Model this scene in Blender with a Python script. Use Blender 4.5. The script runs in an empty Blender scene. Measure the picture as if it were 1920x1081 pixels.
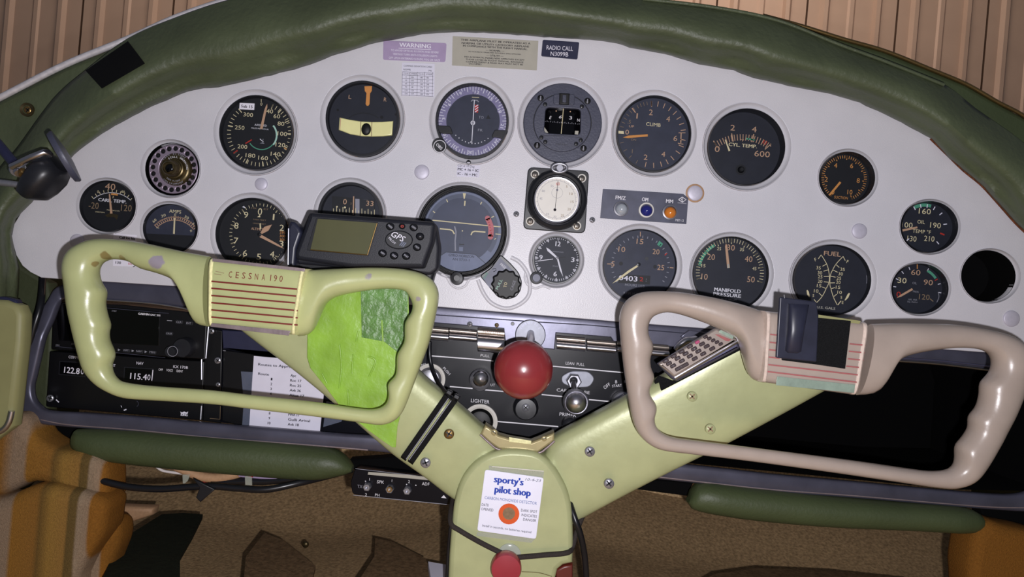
import bpy, bmesh, math, random
from math import sin, cos, pi, radians, atan2, hypot
from mathutils import Vector, Matrix
random.seed(7)
scene = bpy.context.scene
col = scene.collection

# ------------------------------------------------------------------ camera, world, lights, exposure
D = 0.80            # camera to instrument panel, metres
F = 1397.0          # focal length in pixels of a 1920 wide frame
TH = radians(5.0)   # the phone was held rolled by five degrees
ZC = 0.40           # camera height over the cabin floor
CT, ST = cos(TH), sin(TH)
cam = bpy.data.cameras.new('camera'); camo = bpy.data.objects.new('camera', cam); col.objects.link(camo)
cam.sensor_width = 36.0; cam.lens = 36.0 * F / 1920.0; cam.clip_start = 0.01
R_ = Vector((CT, 0, ST)); U_ = Vector((-ST, 0, CT)); B_ = Vector((0, -1, 0))
camo.matrix_world = Matrix(((R_.x, U_.x, B_.x, 0), (R_.y, U_.y, B_.y, -D), (R_.z, U_.z, B_.z, ZC), (0, 0, 0, 1)))
scene.camera = camo
w = bpy.data.worlds.new('cabin_ambient'); scene.world = w; w.use_nodes = True
w.node_tree.nodes['Background'].inputs[0].default_value = (0.75, 0.80, 1.0, 1)
w.node_tree.nodes['Background'].inputs[1].default_value = 0.10
def lamp(name, kind, loc, energy, color, size=0.01, rot=None, size_y=None):
    l = bpy.data.lights.new(name, kind); l.energy = energy; l.color = color
    if kind == 'AREA':
        l.size = size
        if size_y: l.shape = 'RECTANGLE'; l.size_y = size_y
    else: l.shadow_soft_size = size
    o = bpy.data.objects.new(name, l); col.objects.link(o); o.location = loc
    if rot: o.rotation_euler = rot
    o['kind'] = 'helper'
    return o
fl = Vector((0, -D, ZC)) + R_ * 0.021 - U_ * 0.022
FLASH = lamp('phone_flash', 'POINT', fl, 19.5, (0.98, 0.955, 1.0), 0.004)
HANGAR = lamp('hangar_lamp', 'AREA', (0, 1.4, 2.6), 52, (1.0, 0.86, 0.78), 3.0, (radians(72), 0, 0), 0.8)
vs = scene.view_settings
scene.display_settings.display_device = 'sRGB'
vs.view_transform = 'Standard'; vs.look = 'None'; vs.gamma = 1; vs.exposure = 0.0; vs.use_curve_mapping = False
scene.cycles.max_bounces = 6

# ------------------------------------------------------------------ materials
def lin(c):
    return tuple(((v / 255) / 12.92 if v <= 10 else ((v / 255 + .055) / 1.055) ** 2.4) for v in c)
MATS = {}
def mat(name, rgb, rough=0.5, metal=0.0, spec=0.5, var=0.08, vs_=60, bump=0.0, bs=300, coat=0.0, emit=None, spots=None, alpha=None):
    m = bpy.data.materials.new(name); m.use_nodes = True; nt = m.node_tree; N = nt.nodes; L = nt.links
    p = N['Principled BSDF']
    c = lin(rgb)
    p.inputs['Roughness'].default_value = rough; p.inputs['Metallic'].default_value = metal
    p.inputs['Specular IOR Level'].default_value = spec
    p.inputs['Coat Weight'].default_value = coat; p.inputs['Coat Roughness'].default_value = 0.08
    geo = N.new('ShaderNodeNewGeometry')
    last = None
    if var > 0:
        nz = N.new('ShaderNodeTexNoise'); nz.inputs['Scale'].default_value = vs_; nz.inputs['Detail'].default_value = 5
        L.new(geo.outputs['Position'], nz.inputs['Vector'])
        rp = N.new('ShaderNodeValToRGB')
        rp.color_ramp.elements[0].position = 0.3; rp.color_ramp.elements[1].position = 0.7
        rp.color_ramp.elements[0].color = (*[max(0, v * (1 - var)) for v in c], 1)
        rp.color_ramp.elements[1].color = (*[min(1, v * (1 + var)) for v in c], 1)
        L.new(nz.outputs[0], rp.inputs[0]); last = rp.outputs[0]
    for (pos, rad, crgb, strength) in (spots or []):
        dist = N.new('ShaderNodeVectorMath'); dist.operation = 'DISTANCE'; dist.inputs[1].default_value = pos
        n2 = N.new('ShaderNodeTexNoise'); n2.inputs['Scale'].default_value = 120; n2.inputs['Detail'].default_value = 3
        L.new(geo.outputs['Position'], n2.inputs['Vector'])
        ad = N.new('ShaderNodeMath'); ad.operation = 'MULTIPLY_ADD'
        L.new(n2.outputs[0], ad.inputs[0]); ad.inputs[1].default_value = rad * 1.6; 
        L.new(geo.outputs['Position'], dist.inputs[0]); L.new(dist.outputs['Value'], ad.inputs[2])
        lt = N.new('ShaderNodeMapRange'); lt.inputs['From Min'].default_value = rad * 1.7; lt.inputs['From Max'].default_value = rad * 1.95
        lt.inputs['To Min'].default_value = strength; lt.inputs['To Max'].default_value = 0
        L.new(ad.outputs[0], lt.inputs['Value'])
        mx = N.new('ShaderNodeMix'); mx.data_type = 'RGBA'
        L.new(lt.outputs[0], mx.inputs['Factor'])
        if last: L.new(last, mx.inputs['A'])
        else: mx.inputs['A'].default_value = (*c, 1)
        mx.inputs['B'].default_value = (*lin(crgb), 1); last = mx.outputs['Result']
    if last: L.new(last, p.inputs['Base Color'])
    else: p.inputs['Base Color'].default_value = (*c, 1)
    if bump > 0:
        nb = N.new('ShaderNodeTexNoise'); nb.inputs['Scale'].default_value = bs; nb.inputs['Detail'].default_value = 4
        L.new(geo.outputs['Position'], nb.inputs['Vector'])
        b = N.new('ShaderNodeBump'); b.inputs['Strength'].default_value = bump; b.inputs['Distance'].default_value = 0.002
        L.new(nb.outputs[0], b.inputs['Height']); L.new(b.outputs[0], p.inputs['Normal'])
    if alpha is not None: p.inputs['Alpha'].default_value = alpha
    MATS[name] = m
    return m
def glassmat(name, tint=(1, 1, 1), refl=0.05, rough=0.02):
    m = bpy.data.materials.new(name); m.use_nodes = True; nt = m.node_tree; N = nt.nodes; L = nt.links
    N.remove(N['Principled BSDF'])
    t = N.new('ShaderNodeBsdfTransparent'); t.inputs[0].default_value = (*tint, 1)
    g = N.new('ShaderNodeBsdfGlossy'); g.inputs['Roughness'].default_value = rough
    f = N.new('ShaderNodeFresnel'); f.inputs[0].default_value = 1.45
    a = N.new('ShaderNodeMath'); a.operation = 'MULTIPLY'; a.inputs[1].default_value = refl / 0.04
    mx = N.new('ShaderNodeMixShader')
    L.new(f.outputs[0], a.inputs[0]); L.new(a.outputs[0], mx.inputs[0]); L.new(t.outputs[0], mx.inputs[1]); L.new(g.outputs[0], mx.inputs[2])
    L.new(mx.outputs[0], N['Material Output'].inputs[0]); MATS[name] = m
    return m

# ------------------------------------------------------------------ geometry helpers
def sc(d): return (D - d) / F
def W(px, py, d=0.0):
    u = (px - 960) / F; v = -(py - 540.5) / F; t = D - d
    return Vector((t * (u * CT - v * ST), -d, ZC + t * (u * ST + v * CT)))
class Fr:
    """a crop of the photograph: o = its corner, s = its magnification"""
    def __init__(s, ox=0, oy=0, k=1.0): s.ox, s.oy, s.k = ox, oy, k
    def __call__(s, x, y): return (s.ox + x / s.k, s.oy + y / s.k)
    def P(s, pts): return [s(x, y) for x, y in pts]
PX = Fr()
def obj_from(name, verts, faces, mats, mi=None, parent=None, loc=None, smooth=40):
    o_loc = Vector(loc) if loc is not None else (Vector(parent['o_']) if parent is not None and 'o_' in parent else Vector((0, 0, 0)))
    if parent is not None: base = Vector(parent['o_'])
    else:
        base = o_loc if loc is not None else sum((Vector(v) for v in verts), Vector()) / max(1, len(verts))
    me = bpy.data.meshes.new(name); me.from_pydata([tuple(Vector(v) - base) for v in verts], [], faces)
    for m in mats: me.materials.append(MATS[m])
    if mi: me.polygons.foreach_set('material_index', mi)
    me.update()
    if smooth:
        me.polygons.foreach_set('use_smooth', [True] * len(me.polygons)); me.set_sharp_from_angle(angle=radians(smooth))
    o = bpy.data.objects.new(name, me); col.objects.link(o)
    o['o_'] = base
    if parent is not None: o.parent = parent
    else: o.location = base
    return o
class Acc:
    def __init__(s): s.v = []; s.f = []; s.mi = []; s.m = []
    def add(s, verts, faces, m):
        if m not in s.m: s.m.append(m)
        k = s.m.index(m); b = len(s.v)
        s.v += [tuple(v) for v in verts]; s.f += [tuple(i + b for i in f) for f in faces]; s.mi += [k] * len(faces)
        return s
    def build(s, name, parent=None, smooth=40, loc=None):
        if not s.v: return None
        return obj_from(name, s.v, s.f, s.m, s.mi, parent, loc, smooth)
# ---- meshes made with curves (holes, bevels) and text
def curve_mesh(cu):
    o = bpy.data.objects.new('t', cu); col.objects.link(o)
    dg = bpy.context.evaluated_depsgraph_get(); dg.update()
    me = bpy.data.meshes.new_from_object(o.evaluated_get(dg))
    vs_ = [tuple(v.co) for v in me.vertices]; fs = [tuple(p.vertices) for p in me.polygons]
    bpy.data.objects.remove(o); bpy.data.meshes.remove(me); bpy.data.curves.remove(cu)
    return vs_, fs
def slab_raw(loops, dfront, thick, bevel=0.0):
    """loops: lists of (x,z) world metres; first the outline, then holes. Front face at y = -dfront."""
    cu = bpy.data.curves.new('t', 'CURVE'); cu.dimensions = '2D'; cu.fill_mode = 'BOTH'
    bevel = min(bevel, thick * 0.49)
    cu.extrude = max(1e-5, thick / 2 - bevel); cu.bevel_depth = bevel; cu.bevel_resolution = 2; cu.offset = -bevel
    for k, lp in enumerate(loops):
        area = sum(lp[i - 1][0] * lp[i][1] - lp[i][0] * lp[i - 1][1] for i in range(len(lp)))
        if (area > 0) != (k == 0): lp = lp[::-1]
        s = cu.splines.new('POLY'); s.points.add(len(lp) - 1); s.use_cyclic_u = True
        for i, (x, y) in enumerate(lp): s.points[i].co = (x, y, 0, 1)
    v, f = curve_mesh(cu)
    yc = -dfront + thick / 2
    return [(x, yc - z, y) for x, y, z in v], f
def xz(pts, d):
    out = []
    for x, y in pts:
        p = W(x, y, d); out.append((p.x, p.z))
    return out
def slab(pts, d, thick, m, bevel=0.0, holes=(), acc=None):
    """pts in photograph pixels, laid on the plane d in front of the panel; straight prism behind it."""
    v, f = slab_raw([xz(pts, d)] + [xz(h, d) for h in holes], d, thick, bevel)
    acc = acc or Acc(); acc.add(v, f, m); return acc
def rr(cx, cy, w_, h_, r, ang=5, n=5):
    out = []; a = radians(ang); r = min(r, w_ / 2, h_ / 2)
    for qx, qy, s0 in ((1, -1, -90), (1, 1, 0), (-1, 1, 90), (-1, -1, 180)):
        for i in range(n + 1):
            t = radians(s0 + 90 * i / n)
            x = qx * (w_ / 2 - r) + r * cos(t); y = qy * (h_ / 2 - r) + r * sin(t)
            out.append((cx + x * cos(a) - y * sin(a), cy + x * sin(a) + y * cos(a)))
    return out
def ell(cx, cy, rx, ry=None, n=48, a0=0):
    ry = ry or rx
    return [(cx + rx * cos(2 * pi * i / n + a0), cy + ry * sin(2 * pi * i / n + a0)) for i in range(n)]
def roundpoly(pts, r, n=4):
    """round the corners of a polygon"""
    out = []; k = len(pts)
    for i in range(k):
        p0, p1, p2 = Vector(pts[i - 1]), Vector(pts[i]), Vector(pts[(i + 1) % k])
        a, b = p0 - p1, p2 - p1
        rr_ = min(r, a.length * .45, b.length * .45)
        s, e = p1 + a.normalized() * rr_, p1 + b.normalized() * rr_
        for j in range(n + 1):
            t = j / n; out.append(tuple((1 - t) ** 2 * s + 2 * t * (1 - t) * p1 + t * t * e))
    return out
def lathe(cx, cy, dref, prof, m, acc=None, n=48, ry=1.0, close0=True, close1=True, axis=None):
    """prof: [(radius px, d)], centre pixel on plane dref; solid of revolution about the depth axis"""
    acc = acc or Acc(); c = W(cx, cy, dref); k = sc(dref); v = []; f = []
    ax = Vector((0, -1, 0)) if axis is None else Vector(axis).normalized()
    e1 = Vector((1, 0, 0)) if abs(ax.x) < .9 else Vector((0, 0, 1))
    e1 = (e1 - ax * e1.dot(ax)).normalized(); e2 = ax.cross(e1) * -1
    for r, d in prof:
        for i in range(n):
            a = 2 * pi * i / n
            v.append(c + ax * (d - dref) + (e1 * cos(a) + e2 * sin(a) * ry) * r * k)
    for j in range(len(prof) - 1):
        for i in range(n):
            i2 = (i + 1) % n
            f.append((j * n + i, j * n + i2, (j + 1) * n + i2, (j + 1) * n + i))
    if close0: f.append(tuple(range(n - 1, -1, -1)))
    if close1: f.append(tuple((len(prof) - 1) * n + i for i in range(n)))
    acc.add(v, f, m); return acc
def ballprof(r, dc, k=1.0, n=12, s=1.0):
    """r px at scale k m/px, centre depth dc, s squashes the depth"""
    return [(max(0.01, r * sin(pi * i / n)), dc - r * k * s * cos(pi * i / n)) for i in range(n + 1)]
def tube(pts, r, m, acc=None, n=10, cap=True):
    """pts: world points; r number or list"""
    acc = acc or Acc(); P = [Vector(p) for p in pts]; v = []; f = []
    rs = r if isinstance(r, (list, tuple)) else [r] * len(P)
    t0 = (P[1] - P[0]).normalized(); nrm = t0.orthogonal().normalized()
    for i, p in enumerate(P):
        t = (P[min(i + 1, len(P) - 1)] - P[max(i - 1, 0)]).normalized()
        nrm = (nrm - t * nrm.dot(t)).normalized(); b = t.cross(nrm)
        for j in range(n):
            a = 2 * pi * j / n; v.append(p + (nrm * cos(a) + b * sin(a)) * rs[i])
    for i in range(len(P) - 1):
        for j in range(n):
            j2 = (j + 1) % n; f.append((i * n + j, i * n + j2, (i + 1) * n + j2, (i + 1) * n + j))
    if cap: f.append(tuple(range(n - 1, -1, -1))); f.append(tuple((len(P) - 1) * n + i for i in range(n)))
    acc.add(v, f, m); return acc
def crom(pts, n=8, closed=False):
    """Catmull-Rom through points of any dimension"""
    P = [Vector(p) for p in pts]; out = []; k = len(P)
    for i in range(k if closed else k - 1):
        if closed: p0, p1, p2, p3 = P[i - 1], P[i], P[(i + 1) % k], P[(i + 2) % k]
        else: p0, p1, p2, p3 = P[max(i - 1, 0)], P[i], P[i + 1], P[min(i + 2, k - 1)]
        for j in range(n):
            t = j / n
            out.append(0.5 * ((2 * p1) + (p2 - p0) * t + (2 * p0 - 5 * p1 + 4 * p2 - p3) * t * t + (3 * p1 - p0 - 3 * p2 + p3) * t ** 3))
    if not closed: out.append(P[-1])
    return out
def resample(P, n):
    P = [Vector(p) for p in P]; L = [0]
    for i in range(1, len(P)): L.append(L[-1] + (P[i] - P[i - 1]).length)
    out = []; j = 0
    for i in range(n):
        t = L[-1] * i / (n - 1)
        while j < len(P) - 2 and L[j + 1] < t: j += 1
        s = (t - L[j]) / max(1e-9, L[j + 1] - L[j]); out.append(P[j].lerp(P[j + 1], min(1, max(0, s))))
    return out
def match(A, B, anchors, seg):
    """resample two polylines to paired stations; anchors: [(indexA, indexB)], seg: stations per anchor span"""
    oa, ob = [], []
    for k in range(len(anchors) - 1):
        (a0, b0), (a1, b1) = anchors[k], anchors[k + 1]; n = seg[k] if isinstance(seg, (list, tuple)) else seg
        ra, rb = resample(A[a0:a1 + 1], n + 1), resample(B[b0:b1 + 1], n + 1)
        oa += ra[:-1]; ob += rb[:-1]
    oa.append(Vector(A[anchors[-1][0]])); ob.append(Vector(B[anchors[-1][1]]))
    return oa, ob
def smooth_l(P, it=1):
    for _ in range(it):
        P = [P[0]] + [(P[i - 1] + 2 * P[i] + P[i + 1]) / 4 for i in range(1, len(P) - 1)] + [P[-1]]
    return P
def spw(x, e): return math.copysign(abs(x) ** e, x)
def loft(A, B, dfun, tfun, m, e=1.0, n=20, acc=None, closed=False, cap=True, lay=None):
    """bar between contours A and B (pixels); dfun(i) mid depth, tfun(i, width m) half thickness"""
    acc = acc or Acc(); v = []; f = []; K = len(A)
    for i in range(K):
        d = dfun(i) if callable(dfun) else dfun
        a, b = W(A[i][0], A[i][1], d if lay is None else lay), W(B[i][0], B[i][1], d if lay is None else lay)
        a.y = b.y = -d
        c = (a + b) / 2; h = (a - b) / 2; t = tfun(i, 2 * h.length) if callable(tfun) else tfun
        for j in range(n):
            ph = 2 * pi * j / n
            v.append(c + h * spw(cos(ph), e) + Vector((0, -t * spw(sin(ph), e), 0)))
    for i in range(K if closed else K - 1):
        i2 = (i + 1) % K
        for j in range(n):
            j2 = (j + 1) % n; f.append((i * n + j, i * n + j2, i2 * n + j2, i2 * n + j))
    if cap and not closed: f.append(tuple(range(n))); f.append(tuple((K - 1) * n + j for j in range(n - 1, -1, -1)))
    acc.add(v, f, m); return acc
# ---- text
_tc = {}
def text_mesh(s, bold=0.0, shear=0.0):
    key = (s, bold, shear)
    if key not in _tc:
        cu = bpy.data.curves.new('t', 'FONT'); cu.body = s; cu.size = 1; cu.resolution_u = 2; cu.offset = bold; cu.shear = shear
        v, f = curve_mesh(cu)
        _tc[key] = (v, f)
    return _tc[key]
_cap = [None]
def cap_h():
    if _cap[0] is None:
        v, _ = text_mesh('H'); _cap[0] = max(p[1] for p in v)
    return _cap[0]
class Print:
    """flat print (lettering, ticks) lying on the plane d; coordinates in the frame fr"""
    def __init__(s, d, fr=PX, m='cream', ang=5): s.d = d; s.fr = fr; s.a = Acc(); s.m = m; s.ang = ang; s.lv = 0
    def pt(s, x, y, dd=0):
        px, py = s.fr(x, y); return W(px, py, s.d + dd)
    def poly(s, pts, m=None, dd=0):
        s.a.add([s.pt(x, y, dd) for x, y in pts][::-1], [tuple(range(len(pts)))], m or s.m); return s
    def line(s, pts, w_, m=None, dd=0):
        P = [Vector(p) for p in pts]; L, R = [], []
        for i, p in enumerate(P):
            t = (P[min(i + 1, len(P) - 1)] - P[max(i - 1, 0)]).normalized(); nn = Vector((-t.y, t.x)) * w_ / 2
            L.append(p + nn); R.append(p - nn)
        k = len(P); v = [s.pt(*q, dd) for q in L + R]
        s.a.add(v, [(i, i + 1, k + i + 1, k + i) for i in range(k - 1)], m or s.m); return s
    def tick(s, cx, cy, r0, r1, angs, w_, m=None, ry=1.0, dd=0):
        for a in angs:
            a = radians(a); s.line([(cx + r0 * sin(a), cy - r0 * ry * cos(a)), (cx + r1 * sin(a), cy - r1 * ry * cos(a))], w_, m, dd)
        return s
    def arc(s, cx, cy, r, a0, a1, w_, m=None, ry=1.0, dd=0, n=24):
        s.line([(cx + r * sin(radians(a0 + (a1 - a0) * i / n)), cy - r * ry * cos(radians(a0 + (a1 - a0) * i / n))) for i in range(n + 1)], w_, m, dd); return s
    def disc(s, cx, cy, r, m=None, ry=None, dd=0, n=24): return s.poly(ell(cx, cy, r, ry, n), m, dd)
    def ring(s, cx, cy, r, w_, m=None, ry=1.0, dd=0): return s.arc(cx, cy, r, 0, 360, w_, m, ry, dd, 48)
    def t(s, txt, x, y, h, w=None, ang=None, m=None, bold=0.0, dd=0.0001, left=False, shear=0.0):
        v, f = text_mesh(txt, 0.0, shear)
        if not v: return s
        x0, x1 = min(p[0] for p in v), max(p[0] for p in v); k = h / cap_h(); ang = s.ang if ang is None else ang
        kx = k if not w else w / (x1 - x0); ca, sa = cos(radians(ang)), sin(radians(ang)); xm = x0 if left else (x0 + x1) / 2
        for ci, sh in enumerate((-bold * .9, 0, bold * .9) if bold > .02 else ((-bold * .7, bold * .7) if bold > 0 else (0,))):
            out = []
            for p in v:
                lx = (p[0] - xm) * kx + sh * h * 1.4; ly = -(p[1] - cap_h() / 2) * k
                out.append(s.pt(x + lx * ca - ly * sa, y + lx * sa + ly * ca, dd + ci * .00003))
            s.a.add(out, f, m or s.m)
        return s
    def build(s, name, parent): return s.a.build(name, parent, smooth=0)
# ---- scene tree
def tag(o, label, cat, group=None, kind=None):
    o['label'] = label
    if cat: o['category'] = cat
    if group: o['group'] = group
    if kind: o['kind'] = kind
    return o
def thing(name, label, cat, loc, group=None):
    o = bpy.data.objects.new(name, None); col.objects.link(o); o.empty_display_size = 0.01
    o.location = loc; o['o_'] = Vector(loc)
    return tag(o, label, cat, group)
def struct(o, label=None):
    o['kind'] = 'structure'
    if label: o['label'] = label
    return o
def screw(px, py, d, r, parent, m='steel', slot='phillips', name='screw', ang=20, dark='black', label=None, h=None):
    h = h or r * sc(d) * 0.35
    a = lathe(px, py, d, [(r, d - 0.001), (r, d + h * .5), (r * .8, d + h), (0.01, d + h * 1.1)], m, n=20, close1=False)
    pr = Print(d + h * 1.15 + 0.0002, PX)
    t = radians(ang); dx, dy = r * .68 * cos(t), r * .68 * sin(t)
    pr.line([(px - dx, py - dy), (px + dx, py + dy)], r * .3, dark)
    if slot == 'phillips': pr.line([(px + dy, py - dx), (px - dy, py + dx)], r * .3, dark)
    a2 = pr.a; a.add(a2.v, a2.f, dark)
    return a.build(name, parent)
# ------------------------------------------------------------------ palette
mat('panel_paint', (214, 212, 218), 0.36, 0.0, 0.5, 0.03, 25, 0.12, 900)
mat('olive_vinyl', (78, 86, 62), 0.48, 0, 0.45, 0.18, 14, 0.45, 160)
mat('olive_dark', (62, 68, 46), 0.6, 0, 0.35, 0.14, 18, 0.3, 160)
mat('pad_vinyl', (66, 76, 48), 0.5, 0, 0.45, 0.1, 18, 0.2, 300)
mat('black', (14, 14, 16), 0.5, 0, 0.4, 0.0)
mat('matte_black', (7, 7, 8), 0.9, 0, 0.1, 0.0)
mat('bezel', (30, 31, 36), 0.38, 0, 0.5, 0.1, 200)
mat('flange', (70, 72, 88), 0.42, 0.1, 0.5, 0.08, 90, 0.1, 500)
mat('dial_black', (22, 23, 27), 0.55, 0, 0.4, 0.08, 120)
mat('dial_navy', (50, 53, 68), 0.55, 0, 0.4, 0.12, 90)  # bluish haze of the flash on the glass painted into the dial colour
mat('dial_mid', (33, 35, 45), 0.55, 0, 0.4, 0.12, 90)
mat('dial_slate', (84, 90, 108), 0.5, 0, 0.4, 0.10, 60)
mat('dial_slate2', (112, 119, 142), 0.5, 0, 0.4, 0.10, 60)
mat('dial_ai', (66, 71, 90), 0.5, 0, 0.4, 0.10, 60)
mat('card_purple', (132, 126, 158), 0.5, 0, 0.4, 0.05, 90)
mat('cream', (225, 212, 170), 0.6, 0, 0.3, 0)
mat('tan_mark', (196, 158, 128), 0.6, 0, 0.3, 0)
mat('orange_mark', (212, 146, 78), 0.6, 0, 0.3, 0)
mat('dim_mark', (140, 118, 92), 0.6, 0, 0.3, 0)
mat('white_mark', (228, 226, 232), 0.6, 0, 0.3, 0)
mat('gray_mark', (150, 150, 160), 0.6, 0, 0.3, 0)
mat('red_mark', (190, 52, 40), 0.6, 0, 0.3, 0)
mat('pink_plate', (196, 120, 124), 0.6, 0, 0.3, 0.12, 300)
mat('green_mark', (84, 158, 128), 0.6, 0, 0.3, 0)
mat('mint_mark', (176, 214, 196), 0.6, 0, 0.3, 0)
mat('tube_cream', (236, 232, 168), 0.3, 0, 0.5, 0.05, 50)
mat('paper', (222, 220, 236), 0.7, 0, 0.3, 0.03, 60)
mat('white_label', (235, 232, 244), 0.6, 0, 0.3, 0)
mat('ink', (35, 32, 42), 0.7, 0, 0.2, 0)
mat('lilac', (170, 152, 186), 0.55, 0, 0.4, 0.05, 100)
mat('gray_label', (176, 172, 160), 0.6, 0, 0.3, 0.04, 100)
mat('navy_plate', (38, 40, 66), 0.4, 0, 0.5, 0.08, 100)
mat('slate_plate', (76, 78, 96), 0.45, 0.1, 0.5, 0.22, 60)
mat('steel', (160, 160, 168), 0.36, 0.7, 0.5, 0.1, 300)
mat('chrome', (205, 203, 210), 0.3, 1.0, 0.5, 0.0)
mat('chrome_warm', (170, 160, 150), 0.36, 1.0, 0.5, 0.1, 40)
mat('brushed', (140, 142, 152), 0.5, 0.6, 0.5, 0.08, 200)
mat('strip_bright', (226, 220, 222), 0.4, 0.3, 0.6, 0.12, 200)  # glint of the metal trim strip painted in as a pale colour
mat('brass', (150, 122, 76), 0.35, 0.9, 0.5, 0.1, 300)
mat('bronze', (96, 84, 58), 0.35, 0.8, 0.5, 0.15, 200)
mat('alloy_ring', (176, 160, 178), 0.38, 0.6, 0.5, 0.08, 200)
mat('dark_frame', (86, 86, 102), 0.34, 0.45, 0.5, 0.2, 30, 0.03, 100)
mat('subpanel', (13, 14, 22), 0.3, 0, 0.2, 0.1, 60)
mat('radio_black', (13, 13, 16), 0.35, 0, 0.45, 0.05, 60)
mat('screen_black', (6, 6, 9), 0.12, 0, 0.5, 0)
mat('lower_rail', (116, 116, 146), 0.35, 0.8, 0.5, 0.1, 40)
mat('gps_body', (28, 29, 37), 0.5, 0, 0.45, 0.06, 400, 0.1, 1200)
mat('gps_screen', (84, 84, 58), 0.25, 0, 0.5, 0.06, 30)
mat('rubber', (22, 23, 28), 0.45, 0, 0.45, 0.06, 300)
mat('white_face', (226, 222, 214), 0.45, 0, 0.5, 0.03, 60)
mat('red_ball', (136, 46, 50), 0.28, 0, 0.5, 0.08, 40, 0, coat=0.3)
mat('red_knob', (150, 44, 56), 0.35, 0, 0.5, 0.06, 80)
mat('amber_lens', (214, 126, 48), 0.15, 0, 0.6, 0.05)
mat('blue_lens', (40, 44, 120), 0.15, 0, 0.6, 0.05)
mat('clear_lens', (190, 196, 204), 0.12, 0.3, 0.6, 0.05)
mat('silver_flake', (204, 200, 214), 0.5, 0.2, 0.5, 0.04, 300)
GR = (178, 192, 128)
w1 = W(293, 492, .165); w2 = W(690, 516, .165); w3 = W(200, 482, .158); w4 = W(640, 556, .165); w5 = W(316, 736, .15); w6 = W(786, 560, .16)
mat('yoke_green', (172, 177, 126), 0.3, 0, 0.5, 0.05, 45, 0.04, 300, coat=0.25, spots=[
    (tuple(w1), .006, (148, 140, 150), 1), (tuple(w2), .005, (150, 144, 146), 1), (tuple(w6), .003, (156, 148, 146), 1),
    (tuple(w4), .005, (156, 150, 142), .8), (tuple(w5), .004, (160, 148, 150), 1), (tuple(w3), .0045, (120, 100, 52), .8), (tuple(W(178, 494, .155)), .0035, (128, 108, 60), .8), (tuple(W(230, 484, .158)), .003, (128, 108, 60), .7)])
mat('yoke_tan', (164, 150, 140), 0.3, 0, 0.5, 0.05, 45, 0.04, 300, coat=0.25)
mat('column_green', (172, 177, 132), 0.34, 0.1, 0.5, 0.08, 35, 0.05, 200)
mat('column_edge', (170, 158, 116), 0.3, 0.3, 0.5, 0.1, 40)
mat('bead_cream', (236, 232, 176), 0.25, 0, 0.5, 0.15, 400)
mat('bead_pink', (214, 196, 184), 0.25, 0, 0.5, 0.1, 400)
mat('maroon', (112, 34, 28), 0.5, 0, 0.4, 0.1, 200)
mat('rose_stripe', (158, 92, 92), 0.5, 0, 0.4, 0.1, 200)
mat('worn_metal', (140, 126, 128), 0.4, 0.4, 0.5, 0.14, 90, 0.1, 300)
mat('worn_mint', (146, 164, 150), 0.4, 0.3, 0.5, 0.14, 90, 0.1, 300)
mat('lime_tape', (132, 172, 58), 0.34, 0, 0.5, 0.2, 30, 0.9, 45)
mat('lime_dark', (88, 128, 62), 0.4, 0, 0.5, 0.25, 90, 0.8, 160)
mat('velcro', (24, 25, 27), 0.95, 0, 0.2, 0.3, 900, 1.0, 1500)
mat('clip_black', (36, 38, 54), 0.38, 0, 0.5, 0.2, 60)
mat('tape_black', (9, 9, 10), 0.8, 0, 0.2, 0.1, 200)
mat('cable_black', (20, 21, 26), 0.32, 0, 0.5, 0.05)
mat('cord', (52, 46, 44), 0.8, 0, 0.3, 0.2, 900, 0.5, 1500)
mat('card_white', (232, 232, 248), 0.45, 0, 0.4, 0.02)
mat('blue_ink', (34, 66, 170), 0.6, 0, 0.3, 0)
mat('blue_thin', (84, 104, 160), 0.6, 0, 0.3, 0)
mat('orange_ring', (214, 88, 36), 0.6, 0, 0.3, 0.04)
mat('brown_spot', (136, 112, 86), 0.8, 0, 0.3, 0.12, 400)
mat('calc_silver', (170, 158, 150), 0.35, 0.5, 0.5, 0.05, 100)
mat('calc_key', (58, 46, 50), 0.4, 0, 0.5, 0.05)
mat('calc_pink', (170, 70, 110), 0.4, 0, 0.5, 0.05)
mat('door_olive', (142, 140, 96), 0.5, 0, 0.4, 0.06, 40)
mat('carpet', (214, 182, 138), 0.95, 0, 0.1, 0.42, 260, 0.4, 500)
mat('carpet_brown', (172, 142, 104), 0.95, 0, 0.1, 0.35, 220, 0.4, 500)
mat('carpet_dark', (110, 88, 64), 0.95, 0, 0.1, 0.35, 200, 0.4, 500)
mat('mat_green', (28, 32, 22), 0.9, 0, 0.15, 0.2, 120, 0.5, 300)
mat('hangar_tan', (186, 156, 134), 0.55, 0.1, 0.4, 0.05, 6)
mat('hangar_seam', (112, 86, 70), 0.8, 0, 0.2, 0)
mat('firewall', (40, 36, 32), 0.8, 0, 0.2, 0.1, 60)
mat('white_wire', (214, 206, 204), 0.5, 0, 0.4, 0)
mat('tan_wire', (178, 140, 106), 0.6, 0, 0.4, 0.1, 300)
mat('red_wire', (170, 26, 40), 0.5, 0, 0.4, 0)
mat('bag_clear', (196, 200, 186), 0.25, 0, 0.5, 0.0, alpha=0.35)
mat('cloudy_tape', (120, 128, 150), 0.3, 0, 0.5, 0.1, 60, alpha=0.4)
mat('clear_button', (200, 206, 196), 0.15, 0, 0.5, 0.0, alpha=0.4)
mat('frayed', (112, 64, 40), 0.9, 0, 0.2, 0.5, 400, 1.0, 700)
mat('flap_red', (96, 34, 26), 0.4, 0, 0.5, 0.1, 60)
glassmat('gauge_glass', (0.97, 0.98, 1.0), 0.03, 0.03)
glassmat('window_glass', (0.97, 0.98, 0.97), 0.03, 0.01)
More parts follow.
